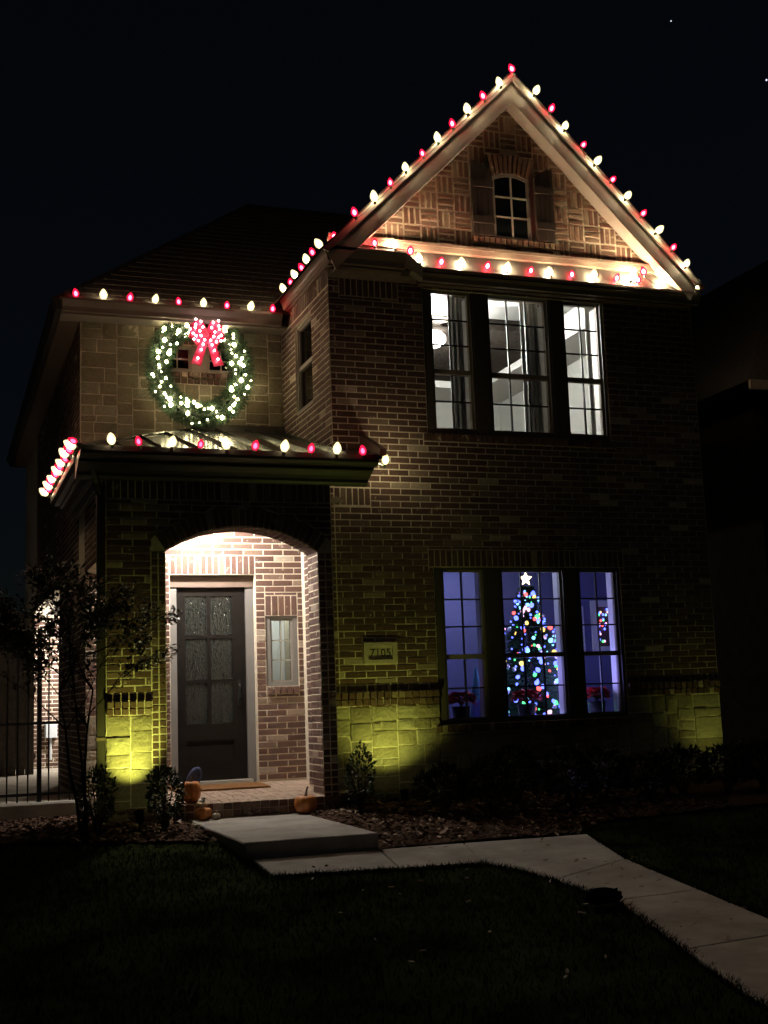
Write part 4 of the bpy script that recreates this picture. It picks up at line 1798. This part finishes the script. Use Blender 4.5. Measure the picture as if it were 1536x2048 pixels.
for i in range(26):
    h = random.random()
    zz = .35 + 1.8 * h
    rr = (.51 * (1 - h ** 2.4) + .05)
    a = -math.pi / 2 + random.uniform(-1.6, 1.6)
    MB().lathe([(.004, -.03), (.024, -.018), (.030, 0), (.024, .018), (.006, .03)], seg=8).build('bauble', 'ornament', tree, smooth=True).location = (math.cos(a) * rr, math.sin(a) * rr, zz)
point_light('tree_glow', (tx - .0, ty - .55, 1.75), 38, (.32, .28, 1), .3)
for (gx_, gz_, gc) in ((-.30, 1.15, (.2, .3, 1)), (.28, 1.30, (.2, 1, .4)), (-.05, 1.55, (.15, .2, 1)), (.30, 1.85, (.2, .25, 1)), (-.32, 1.95, (.4, .6, 1)), (.02, 2.25, (1, .3, .3)), (-.12, 2.55, (.2, .3, 1)), (.16, 2.65, (.3, .5, 1))):
    point_light('tree_bulb_glow', (tx + gx_, ty - .46, gz_), .9, gc, .02)


def leaf(mb, p, d, nrm, L, W):
    """pointed leaf, folded along the midrib"""
    d = d.normalized()
    s = d.cross(nrm)
    if s.length < 1e-4:
        s = d.orthogonal()
    s.normalize()
    nn = s.cross(d).normalized()
    a = p
    b = p + d * L * .45 + s * W * .5 + nn * W * .12
    c_ = p + d * L
    e = p + d * L * .45 - s * W * .5 + nn * W * .12
    mid = p + d * L * .5 - nn * W * .05
    mb.add([a, b, c_, e, mid], [(0, 1, 4), (1, 2, 4), (2, 3, 4), (3, 0, 4)])


pl = ['red poinsettia on the sill below the round ceiling light', 'red poinsettia on the sill before the Christmas tree', 'red poinsettia on the sill below the framed picture']
for x, lb in zip((5.945, 6.815, 7.785), pl):
    p = thing('poinsettia', lb, 'plant', (x, .34, 1.238), 'poinsettias on the ground floor sills')
    MB().lathe([(.055, 0), (.075, .02), (.085, .11), (.092, .125), (.08, .13)], seg=14).build('pot', 'pot', p, smooth=True)
    mb = MB()
    for i in range(9):
        a = i * .7
        mb.tube([(0, 0, .12), (.04 * math.cos(a), .04 * math.sin(a), .20)], .004, 4)
    mb.build('stem', 'wire', p)
    mb = MB()
    for i in range(330):
        a = random.uniform(0, 6.283)
        e = random.uniform(-.5, 1.5)
        rad = Vector((math.cos(a) * math.cos(e) * .125, math.sin(a) * math.cos(e) * .09, .19 + math.sin(e) * .075))
        d = Vector((math.cos(a), math.sin(a), random.uniform(-.5, .5)))
        leaf(mb, rad * .75 + Vector((0, 0, .05)), d, Vector((0, 0, 1)), random.uniform(.05, .085), .035)
    mb.build('bract', 'poinsettia', p)
    p.scale = (1.35, 1.2, 1.25)
# framed pictures, toys
pic = thing('picture_frame', 'white framed picture on the far wall behind the third ground floor window', 'picture', (8.90, 2.045, 2.06))
for (a, b, c_, d) in ((-.17, -.09, 0, .74), (.11, .19, 0, .74), (-.09, .11, 0, .09), (-.09, .11, .65, .74)):
    MB().box(a, b, -.04, 0, c_, d).build('frame', 'white_trim', pic)
MB().box(-.09, .11, -.02, -.001, .09, .65).build('print', 'picture', pic)
pg = MB()
pic2 = thing('picture_frame', 'narrow white picture frame partly hidden at the window edge', 'picture', (8.60, 2.045, 2.04))
MB().box(-.06, .0, -.04, 0, 0, .68).build('frame', 'white_trim', pic2)
MB().box(-.24, -.061, -.03, -.001, .05, .62).build('print', 'picture', pic2)
for i in range(22):  # glowing bulbs imitate the tree lights reflected in the picture glass
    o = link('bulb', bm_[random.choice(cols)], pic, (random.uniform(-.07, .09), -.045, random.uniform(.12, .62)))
    o.name = 'print_reflection'
cone = MB().lathe([(.115, 0), (.085, .18), (.045, .42), (.008, .64)], (6.28, .62, 1.238), seg=14).build('felt_cone', 'felt_teal', None, smooth=True)
tag(cone, 'pale teal felt cone tree standing at the window by the red flowers', 'decoration')
gft = MB().bevel_box(6.18, 6.40, .50, .56, 1.238, 1.46, .008).build('gift_box', 'gift_blue')
tag(gft, 'blue gift box standing in front of the teal cone', 'gift box')
toy = MB().bevel_box(7.46, 7.53, .42, .46, 1.238, 1.42, .01).build('yellow_box', 'toy_yellow')
tag(toy, 'small yellow box on the sill at the edge of the wide window', 'box')

# ------------------------------------------------------------------ Christmas light strands
prof = [(.016, 0), (.026, .010), (.036, .028), (.040, .046), (.036, .066), (.025, .088), (.012, .104), (.003, .110)]
core = [(.004, .016), (.017, .026), (.022, .044), (.018, .062), (.004, .078)]
BM = {}
for c_, k, tone, lv in (('white', 1.16, (1, .88, .62), 260), ('red', .98, (1, .42, .42), 85)):
    for lev, mul in (('bright', 2.6), ('rake', .7), ('mid', .42), ('soft', .22)):
        emission('core_%s_%s' % (c_, lev), tone, lv * mul)
        BM[c_, lev] = MB().lathe([(r_ * k, z * k) for r_, z in core], seg=8).mesh('filament_' + c_, 'core_%s_%s' % (c_, lev), True)
    BM[c_] = (MB().lathe([(r_ * k, z * k) for r_, z in prof], seg=12).mesh('bulb_' + c_, 'bulb_glass_' + c_, True),)
SOCK = MB().lathe([(.018, -.035), (.019, -.002), (.015, .004)], seg=8).mesh('socket', 'socket')


def strand(label, pts, dirs, first='white', colours=None, sag=.02, level='bright'):
    """bulbs at pts pointing along dirs; wire runs between their sockets"""
    st = thing('string_lights', label, 'string lights', pts[0], 'strands of red and white bulbs on the eaves')
    o0 = Vector(pts[0])
    wire = []
    for i, p in enumerate(pts):
        p = Vector(p)
        c_ = colours[i] if colours else (('white', 'red') if first == 'white' else ('red', 'white'))[i % 2]
        d = Vector(dirs[i] if isinstance(dirs, list) else dirs).normalized()
        d = (d + Vector((random.uniform(-.28, .28), random.uniform(-.22, .22), random.uniform(-.15, .15)))).normalized()
        b = link('bulb', BM[c_][0], st, p - o0 + Vector((random.uniform(-.02, .02), 0, 0)))
        sc_ = random.uniform(.88, 1.1)
        b.scale = (sc_, sc_, sc_)
        b.rotation_euler = d.to_track_quat('Z', 'Y').to_euler()
        link('filament', BM[c_, level if isinstance(level, str) else level[i]], b)
        link('socket', SOCK, b)
        q = p - o0 - d * .02
        if wire:
            a = wire[-1]
            wire.append((a + q) / 2 - Vector((0, 0, sag * random.uniform(.5, 1.2))))
        wire.append(q)
    if len(wire) > 1:
        MB().tube(wire, .005, 5).build('wire', 'wire', st)
    return st


def line(a, b, n):
    a, b = Vector(a), Vector(b)
    return [a + (b - a) * (i / (n - 1)) for i in range(n)]


UPD = (0, -.25, 1)
strand('strand of nine bulbs along the tower gutter above the wreath', line((1.585, 1.655, 6.585), (4.075, 1.655, 6.58), 9), UPD, 'red', level='mid')
strand('short strand climbing away along the return wall gutter', line((4.22, 1.55, 6.83), (4.22, -.10, 6.83), 7), (-.45, -.1, .9), 'white', level='mid')
strand('strand up the gable slope nearest the tower, ending at the peak', line((4.60, -.30, 7.18), (GX + .005, -.30, AZ - .01), 11), (-.35, -.15, 1), 'red', level='rake')
strand('strand down the far gable slope from the peak to the corner', line((7.06, -.30, AZ - .27), (9.15, -.30, AZ - .02 - 2.36), 11), (.5, -.15, .9), 'white', level='rake')
LIFT = .045
pts = [(4.38, -.155, 6.87), (4.60, -.155, 6.865), (4.90, -.155, 6.855), (5.15, -.155, 6.855), (5.33, -.155, 6.79), (5.46, -.155, 6.70)] + line((5.72, -.155, 6.695), (8.16, -.155, 6.695), 9)
cl_ = ['red', 'white', 'red', 'white', 'red', 'white'] + ['red', 'white'] * 4 + ['red']
pts += [(8.36, -.24, 6.69), (8.40, -.20, 6.78), (8.44, -.155, 6.71), (8.52, -.155, 6.70), (8.56, -.22, 6.79), (8.86, -.155, 6.70), (9.12, -.155, 6.70), (9.40, -.155, 6.69)]
cl_ += ['white', 'white', 'white', 'red', 'red', 'white', 'red', 'white']
pts = [Vector(p_) + Vector((0, .025, LIFT)) for p_ in pts]
strand('long strand across the gutter over the upper windows, bunched near its far end', pts, UPD, colours=cl_)
strand('strand along the front gutter of the metal porch roof', line((1.655, -.93, 4.185), (4.36, -.93, 4.165), 10) + [Vector((4.82, -.36, 4.185))], (0, -.35, .9), 'white', sag=.01, level=['soft'] * 10 + ['rake'])
strand('dense strand running back along the side gutter of the porch roof', line((1.30, -.90, 4.19), (1.30, 2.25, 4.19), 14), (-.7, -.1, .5), 'red', level='soft')

# ------------------------------------------------------------------ wreath
wr = thing('wreath', 'large evergreen wreath with white fairy lights on the stone tower', 'wreath', (3.162, 1.98, 5.82))
RX, RZ = .545, .605
mb = MB()
random.seed(9)
for i in range(7600):
    a = random.uniform(0, 6.283)
    b = random.uniform(0, 6.283)
    rr = .155 * math.sqrt(random.random())
    cx, cz = RX * math.cos(a), RZ * math.sin(a)
    out = Vector((math.cos(a), 0, math.sin(a)))
    off = out * (rr * math.cos(b)) + Vector((0, 1, 0)) * (rr * math.sin(b) * .7)
    p = Vector((cx, -.06, cz)) + off
    tang = Vector((-math.sin(a), 0, math.cos(a)))
    d = (off.normalized() * 1.0 + tang * random.uniform(-.9, .9) + Vector((0, -.5, 0)) * random.random()).normalized() if off.length > 1e-5 else out
    L = random.uniform(.05, .10)
    s = d.orthogonal().normalized() * .006
    s2 = d.cross(s).normalized() * .006
    q = p + d * L
    mb.add([p - s, p + s, q, p - s2, p + s2], [(0, 1, 2), (3, 4, 2)])
mb.build('foliage', 'needle', wr)
ring = [(RX * math.cos(i * math.pi / 24), -.05, RZ * math.sin(i * math.pi / 24)) for i in range(48)]
MB().tube(ring, .04, 6, closed=True).build('ring', 'wire', wr)
FB_ = MB().lathe([(.004, -.018), (.016, -.009), (.019, .003), (.012, .016), (.003, .022)], seg=6).mesh('fairy_bulb', 'fairy_white')
for i in range(88):
    a = math.radians(90) + math.radians(18) + (math.radians(324)) * (i + random.uniform(-.35, .35)) / 88
    if 205 < math.degrees(a) - 90 + 0 < 215:
        continue
    rr = random.uniform(-.13, .13)
    o = link('bulb', FB_, wr, ((RX + rr) * math.cos(a), -.12 + random.uniform(-.05, .06), (RZ + rr) * math.sin(a)))
    s = random.choice((.6, .8, 1.1, 1.5))
    o.scale = (s, s, s)
# bow: loops and tails of wide ribbon
bow = thing('bow', 'red ribbon bow dotted with tiny lights, tied on top of the wreath', 'bow', (3.212, 1.80, 6.235))


def ribbon(pts, wid, nrm_fn, name, parent):
    mb = MB()
    n_ = len(pts)
    A, Bq = [], []
    for i, p in enumerate(pts):
        p = Vector(p)
        w = wid[i] if isinstance(wid, list) else wid
        nn = Vector(nrm_fn(i)).normalized()
        A.append(p + nn * w / 2)
        Bq.append(p - nn * w / 2)
    th = Vector((0, .004, 0))
    v = A + Bq + [q + th for q in A] + [q + th for q in Bq]
    f = []
    for i in range(n_ - 1):
        f.append((i, n_ + i, n_ + i + 1, i + 1))
        f.append((2 * n_ + i, 2 * n_ + i + 1, 3 * n_ + i + 1, 3 * n_ + i))
    mb.add(v, f)
    return mb.build(name, 'ribbon', parent, smooth=True)


lit = []
for sg in (-1, 1):
    for (ang, L, wd) in ((12, .175, .12), (52, .19, .11), (-28, .15, .10)):
        ca, sa = math.cos(R(ang)), math.sin(R(ang))
        pts, wids = [], []
        for i in range(15):
            t = i / 14 * 2 * math.pi
            u_ = L * (1 - math.cos(t)) / 2
            pts.append((sg * u_ * ca, -.045 - .045 * math.sin(t), u_ * sa))
            wids.append(.035 + wd * (u_ / L) ** .8)
        ribbon(pts, wids, lambda i, q=(-sa * sg, .25, ca): q, 'loop', bow)
        for (fu, fv) in ((.45, .1), (.75, .3), (.78, -.28), (1.0, .05)):
            lit.append(Vector((sg * (L * fu * ca - wd * fv * sa), -.10, L * fu * sa + wd * fv * ca)))
    pts = [(sg * .015, -.05, 0), (sg * .035, -.08, -.08), (sg * .06, -.085, -.17), (sg * .09, -.07, -.26), (sg * .115, -.085, -.34)]
    ribbon(pts, [.045, .065, .085, .095, .105], lambda i: (1, 0, .25 * sg), 'tail', bow)
    for (x, z) in ((.03, -.07), (.045, -.12), (.065, -.18), (.10, -.275)):
        lit.append(Vector((sg * x, -.11, z)))
MB().lathe([(.01, -.035), (.032, -.02), (.036, 0), (.032, .02), (.01, .035)], (0, -.05, 0), seg=12).build('knot', 'ribbon', bow, smooth=True)
FBW = MB().lathe([(.003, -.010), (.0085, -.005), (.010, .002), (.0065, .009), (.002, .012)], seg=6).mesh('bow_bulb', 'fairy_bow')
for p in lit:
    link('bulb', FBW, bow, p)
bow.scale = (1.3, 1.2, 1.2)

# ------------------------------------------------------------------ porch things
def pumpkin(name, loc, w, h, mat, label, stem=.05, ribs=10, flat=.5, group='pumpkins and gourds by the porch'):
    e = thing(name, label, 'pumpkin' if 'gourd' not in name else 'gourd', loc, group)
    pr = []
    n_ = 12
    for i in range(n_ + 1):
        t = math.pi * i / n_
        r_ = w / 2 * (math.sin(t) ** .75 if 0 < i < n_ else .04)
        z = h / 2 - h / 2 * math.cos(t)
        if i >= n_ - 2:
            z -= h * .06 * (i - (n_ - 3))
        pr.append((max(r_, .01), z))
    MB().lathe(pr, seg=ribs * 4, wob=lambda a: 1 - .075 * abs(math.cos(a * ribs / 2)) ** 6 + .012 * math.sin(3 * a)).build('flesh', mat, e, smooth=True)
    if stem:
        MB().tube([(0, 0, h * .85), (.006, 0, h * .95), (.014, .004, h * .85 + stem * .9), (.03, .006, h * .85 + stem * 1.3)], [.022, .015, .011, .009], 7).build('stem', 'pumpkin_stem', e)
    return e


pumpkin('pumpkin', (3.70, -.62, .352), .245, .215, 'pumpkin', 'large orange pumpkin at the right corner of the porch step', .075)
pumpkin('pumpkin', (2.545, -.30, .512), .215, .255, 'pumpkin', 'tall orange pumpkin on the porch floor beside the bush', .05)
pumpkin('pumpkin', (2.615, -.60, .352), .185, .145, 'pumpkin', 'small orange pumpkin on the landing below the tall pumpkin', 0)
pumpkin('pumpkin', (2.60, -.60, .487), .115, .055, 'pumpkin_pale', 'flat pale orange pumpkin stacked on the small pumpkin', .02, 8)
pumpkin('gourd', (2.745, -.60, .352), .09, .075, 'gourd_white', 'small white gourd on the landing by the small pumpkin', .02, 8)
pumpkin('gourd', (2.64, -.42, .512), .06, .045, 'gourd_white', 'tiny white gourd on the porch edge', .01, 8)
gn = thing('plush_gnome', 'small dark figure with blue-grey rounded hat behind the tall pumpkin', 'decoration', (2.60, -.10, .525))
MB().lathe([(.03, 0), (.055, .03), (.05, .14), (.03, .19), (.01, .20)], seg=12).build('body', 'plush_dark', gn, smooth=True)
mb = MB()
mb.lathe([(.065, 0), (.075, .04), (.07, .11), (.05, .165), (.02, .19), (.004, .195)], seg=14)
hat = mb.build('hat', 'plush_blue', gn, smooth=True)
hat.location = (-.01, -.01, .17)
hat.rotation_euler = (0, R(24), 0)
hat.scale = (1, .6, 1)
dm = thing('door_mat', 'brown coir door mat in front of the dark front door', 'door mat', (3.10, 1.02, fz(1.02) + .004))
mb = MB()
mb.bevel_box(-.52, .58, -.28, .28, 0, .018, .004)
for v_ in range(len(mb.v)):
    x, y, z = mb.v[v_]
    mb.v[v_] = (x, y, z + y * .036)
mb.build('coir', 'mat_coir', dm)
# porch ceiling lamp
plamp = thing('porch_lamp', 'warm flush ceiling lamp inside the arched porch', 'ceiling lamp', (2.98, .86, 3.78))
MB().lathe([(.09, 0), (.10, -.01), (.10, -.05), (.085, -.06)], seg=18).build('rim', 'fixture', plamp, smooth=True)
MB().lathe([(.08, -.055), (.075, -.075), (.04, -.09), (.01, -.095)], seg=18).build('diffuser', 'lamp_porch', plamp, smooth=True)
point_light('porch_light', (2.98, .86, 3.66), 310, (1, .93, .84), .06)

# ------------------------------------------------------------------ garden uplights
def uplight(loc, aim, watts, label, col=(.80, .90, .16), angle=70):
    e = thing('landscape_light', label, 'landscape light', loc, 'yellow landscape uplights along the facade')
    MB().tube([(0, 0, -.12), (0, 0, .06)], .01, 6).build('stake', 'fixture', e)
    d = (Vector(aim) - Vector(loc)).normalized()
    q = d.to_track_quat('Z', 'Y').to_euler()
    c_ = MB().lathe([(.02, -.05), (.04, -.045), (.045, .05), (.052, .06), (.050, .062), (.040, .05), (.02, .045)], seg=14).build('housing', 'fixture', e, smooth=True)
    c_.location = (0, 0, .10)
    c_.rotation_euler = q
    l_ = MB().lathe([(.038, .050), (.020, .052), (.004, .053)], seg=12).build('lens', 'lamp_spot', e)
    l_.location = (0, 0, .10)
    l_.rotation_euler = q
    s = Vector(loc) + Vector((0, 0, .10)) + d * .075
    spot_light('uplight_beam', s, aim, watts, col, angle, 1.0, .02)
    return e


uplight((1.90, -1.02, .36), (1.88, -.46, 1.24), 118, 'landscape light at the foot of the lit stone porch pier', angle=62)
uplight((4.84, -.56, .37), (4.82, -.0, 1.95), 40, 'landscape light below the house number plaque', angle=112)
uplight((9.10, -.58, .37), (9.14, .0, 1.6), 6.5, 'landscape light at the far corner of the facade', angle=100)
e = thing('path_light', 'small bright path light at the edge of the neighbouring yard', 'path light', (9.78, -.24, .27))
MB().tube([(0, 0, -.05), (0, 0, .04)], .008, 6).build('stake', 'fixture', e)
MB().lathe([(.012, .03), (.02, .04), (.022, .07), (.008, .08)], seg=10).build('lens', 'lamp_path', e, smooth=True).rotation_euler = (0, R(40), 0)

# ------------------------------------------------------------------ planting
def shrub(label, loc, rx, ry, rz, n_, lsize, mat='shrub_leaf', seed=0, spike=0.0):
    rs = random.Random(seed)
    e = thing('shrub', label, 'shrub', loc, 'foundation shrubs along the facade')
    mb = MB()
    for i in range(10):
        a = rs.uniform(0, 6.283)
        r_ = rs.uniform(.2, .8)
        mb.tube([(0, 0, -.03), (math.cos(a) * rx * r_ * .4, math.sin(a) * ry * r_ * .4, rz * .5), (math.cos(a) * rx * r_, math.sin(a) * ry * r_, rz * rs.uniform(.9, 1.6))], [.012, .008, .003], 5)
    mb.build('stem', 'bark', e)
    mb = MB()
    lumps = [(rs.uniform(0, 6.283), rs.uniform(.1, 1.3), rs.uniform(.75, 1.15)) for _ in range(9)]
    for i in range(n_):
        a = rs.uniform(0, 6.283)
        el = math.asin(rs.uniform(-.55, 1))
        k = .8
        for (la, le, lf) in lumps:
            dd = math.cos(el) * math.cos(le) * math.cos(a - la) + math.sin(el) * math.sin(le)
            if dd > .85:
                k = max(k, lf)
        rr = k * rs.uniform(.55, 1) ** .45
        d = Vector((math.cos(a) * math.cos(el), math.sin(a) * math.cos(el), math.sin(el)))
        p = Vector((d.x * rx * rr, d.y * ry * rr, rz + d.z * rz * rr * (1 + spike * max(0, d.z) ** 4)))
        dr = (d + Vector((rs.uniform(-.8, .8), rs.uniform(-.8, .8), rs.uniform(-.4, .9)))).normalized()
        leaf(mb, p, dr, Vector((rs.uniform(-1, 1), rs.uniform(-1, 1), 1)), lsize * rs.uniform(.7, 1.3), lsize * .55)
    mb.build('foliage', mat, e)
    return e


shrub('glossy round bush between the lit stone pier and the pumpkins', (2.14, -1.05, .32), .21, .2, .29, 900, .048, seed=1)
shrub('dark bush at the corner left of the lit pier', (1.50, -.95, .32), .20, .2, .30, 700, .048, seed=2)
shrub('narrow glossy bush just right of the porch arch', (4.20, -.95, .34), .16, .16, .30, 700, .046, seed=3, spike=.35)
xs_ = [(4.98, -1.30, .30, .26), (5.42, -1.55, .32, .30), (5.90, -1.1, .34, .32), (6.42, -1.45, .36, .32), (6.95, -1.2, .34, .28), (7.45, -1.3, .34, .27), (7.98, -1.15, .32, .28), (8.50, -1.25, .30, .27), (9.05, -1.15, .28, .30)]
where = ['nearest the plaque', 'second from the plaque', 'third from the plaque', 'fourth from the plaque', 'fifth from the plaque', 'sixth from the plaque', 'seventh from the plaque', 'eighth from the plaque', 'at the far corner of the facade']
for i, ((x, y, r_, h), w) in enumerate(zip(xs_, where)):
    shrub('dark loose shrub in the row under the windows, ' + w, (x, y, gz(x, y)), r_, r_ * .85, h, 850, .06, seed=20 + i)

# small ornamental tree at the left
tr = thing('small_tree', 'thin ornamental tree with sparse dark leaves before the downspout', 'tree', (1.36, -1.15, .30))
rs = random.Random(4)
mb = MB()
lf = MB()
tips = []


def branch(p, d, L, r_, depth):
    pts = [p]
    n_ = 4
    q = Vector(p)
    dd = Vector(d)
    for i in range(n_):
        dd = (dd + Vector((rs.uniform(-.16, .16), rs.uniform(-.16, .16), rs.uniform(-.06, .10)))).normalized()
        q = q + dd * L / n_
        pts.append(Vector(q))
    mb.tube(pts, [r_ * (1 - .55 * i / n_) for i in range(n_ + 1)], 5)
    if depth >= 2:
        for t in pts[1:]:
            tips.append((t, dd))
    if depth < 3:
        for k in range(3 if depth else 5):
            a = rs.uniform(0, 6.283)
            nd = (dd + Vector((math.cos(a), math.sin(a) * .7, rs.uniform(-.25, .35))) * .85).normalized()
            branch(pts[-1 - (k % 2)], nd, L * rs.uniform(.42, .60), r_ * .5, depth + 1)


for (dx, dy) in ((-.09, 0), (.02, .05), (.10, -.03)):
    branch(Vector((dx * .3, dy * .3, 0)), Vector((dx * .6, dy, 1)).normalized(), 1.42, .017, 0)
branch(Vector((.05, 0, 1.75)), Vector((.92, -.1, .34)).normalized(), .55, .009, 1)
branch(Vector((-.05, 0, 1.7)), Vector((-.92, -.1, .32)).normalized(), .52, .009, 1)
mb.build('trunk', 'bark', tr)
for (t, d) in tips:
    for k in range(rs.randint(4, 8)):
        p = t + Vector((rs.uniform(-.06, .06), rs.uniform(-.06, .06), rs.uniform(-.06, .06)))
        dr = (d + Vector((rs.uniform(-1, 1), rs.uniform(-1, 1), rs.uniform(-.9, .4)))).normalized()
        leaf(lf, p, dr, Vector((rs.uniform(-.6, .6), rs.uniform(-.6, .6), 1)), rs.uniform(.05, .085), rs.uniform(.025, .038))
lf.build('crown', 'tree_leaf', tr)

# ------------------------------------------------------------------ left yard: curb, iron fence, timber fence, patio
cb = MB().bevel_box(-4, 1.58, .80, 1.06, .1, .535, .02).build('garden_kerb', 'concrete')
tag(cb, 'low concrete kerb carrying the iron fence', kind='structure')
pt = MB().box(-4, 6.9, 1.062, 10.39, .2, .50).build('side_patio', 'patio')
tag(pt, 'lit paved patio beside the house', kind='structure')
fe = thing('iron_fence', 'black iron picket fence beside the house', 'fence', (-1.2, .94, .52))
for zz in (.10, .87, 1.74):
    MB().box(-1.2, 2.74, -.012, .012, zz - .015, zz + .015).build('rail', 'iron', fe)
pk = MB().add(*(lambda m: (m.v, m.f))(MB().box(-.008, .008, -.008, .008, .02, 1.86))).mesh('picket', 'iron')
x = -1.15
while x < 2.72:
    link('picket', pk, fe, (x, 0, 0))
    x += .111
for x in (-1.2, .05, 2.30):
    MB().box(x - .025, x + .025, -.025, .025, 0, 1.92).build('post', 'iron', fe)
tf = thing('timber_fence', 'tall dark timber board fence at the far left', 'fence', (-3.0, 8.2, .45))
bd = MB().box(0, .138, 0, .02, 0, 2.75).mesh('board', 'wood_fence')
for i in range(29):
    link('board', bd, tf, (i * .145 + .37, random.uniform(-.004, .004), random.uniform(-.01, .01)))
for zz in (.3, 1.4, 2.4):
    MB().box(.3, 4.6, .024, .07, zz, zz + .09).build('rail', 'wood_fence', tf)
# patio lamp (wall lantern hidden behind the flank wall) and meter box
pl_ = thing('wall_lantern', 'lantern lighting the brick patio wall behind the fence', 'lantern', (3.0, 10.36, 2.9))
MB().box(-.06, .06, -.02, .03, -.10, .12).build('back_plate', 'fixture', pl_)
MB().lathe([(.05, -.12), (.06, -.10), (.06, .08), (.02, .14)], (0, -.12, 0), seg=8).build('lamp_glass', 'lamp_porch', pl_)
point_light('lantern_light', (2.75, 9.3, 2.75), 420, (1, .95, .86), .06)
mbx = thing('meter_box', 'small white meter box on the lit patio wall', 'meter box', (2.02, 10.36, 1.05))
MB().bevel_box(-.11, .11, -.12, .03, 0, .26, .02).build('cabinet', 'white_plastic', mbx)
MB().tube([(0, -.04, -.4), (0, -.04, 0)], .02, 6).build('conduit', 'white_plastic', mbx)

# bundle on the walk
bmh = bmesh.new()
bmesh.ops.create_icosphere(bmh, subdivisions=3, radius=1)
for v_ in bmh.verts:
    n_ = noise.fractal(v_.co * 2.3, 1.0, 2.0, 4)
    v_.co *= 1 + .35 * n_
    v_.co.x *= .15 + .05 * (v_.co.x > 0)
    v_.co.y *= .09
    v_.co.z *= .075
    if v_.co.z < -.045:
        v_.co.z = -.045
me = bpy.data.meshes.new('cloth_bundle')
bmh.to_mesh(me)
bmh.free()
me.materials.append(MATS['black_cloth'])
o = link('cloth_bundle', me)
o.location = (4.44, -5.50, gz(4.44, -5.50) + .058)
o.scale = (.85, .8, .85)
o.rotation_euler = (0, 0, R(12))
tag(o, 'crumpled black bundle lying at the lawn edge of the walk', 'bundle')

# ------------------------------------------------------------------ neighbours and stars
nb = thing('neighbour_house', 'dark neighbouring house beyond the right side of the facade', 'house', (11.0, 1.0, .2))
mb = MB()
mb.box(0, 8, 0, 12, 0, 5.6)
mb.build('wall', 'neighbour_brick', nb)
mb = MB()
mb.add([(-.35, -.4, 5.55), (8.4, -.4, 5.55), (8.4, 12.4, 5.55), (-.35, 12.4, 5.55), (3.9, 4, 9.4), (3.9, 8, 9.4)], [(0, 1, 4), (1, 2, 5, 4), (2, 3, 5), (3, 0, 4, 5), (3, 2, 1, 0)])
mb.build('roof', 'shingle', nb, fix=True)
wb = MB().box(2, 3.2, -.04, 0, 2.8, 4.4).build('window', 'window_frame', nb)
MB().box(2.08, 3.12, -.05, -.041, 2.88, 4.32).build('pane', 'attic_glass', wb)
MB().box(-.36, 8.4, -.46, -.40, 5.42, 5.56).build('gutter', 'gutter', nb)


def star(px, py, r_, label):
    d = (fw + rt2 * ((px - 768) / F_PX) - up2 * ((py - 1024) / F_PX)).normalized()
    o = MB().lathe([(.05, -1), (.7, -.7), (1, 0), (.7, .7), (.05, 1)], seg=8).build('star', 'star_light', None, smooth=True)
    o.scale = (r_, r_, r_)
    o.location = CAM_POS + d * 1500
    tag(o, label, 'star')


star(1342, 42, .75, 'single faint star high above the gable')
star(1533, 160, 1.1, 'bright star at the edge of the sky beside the gable')
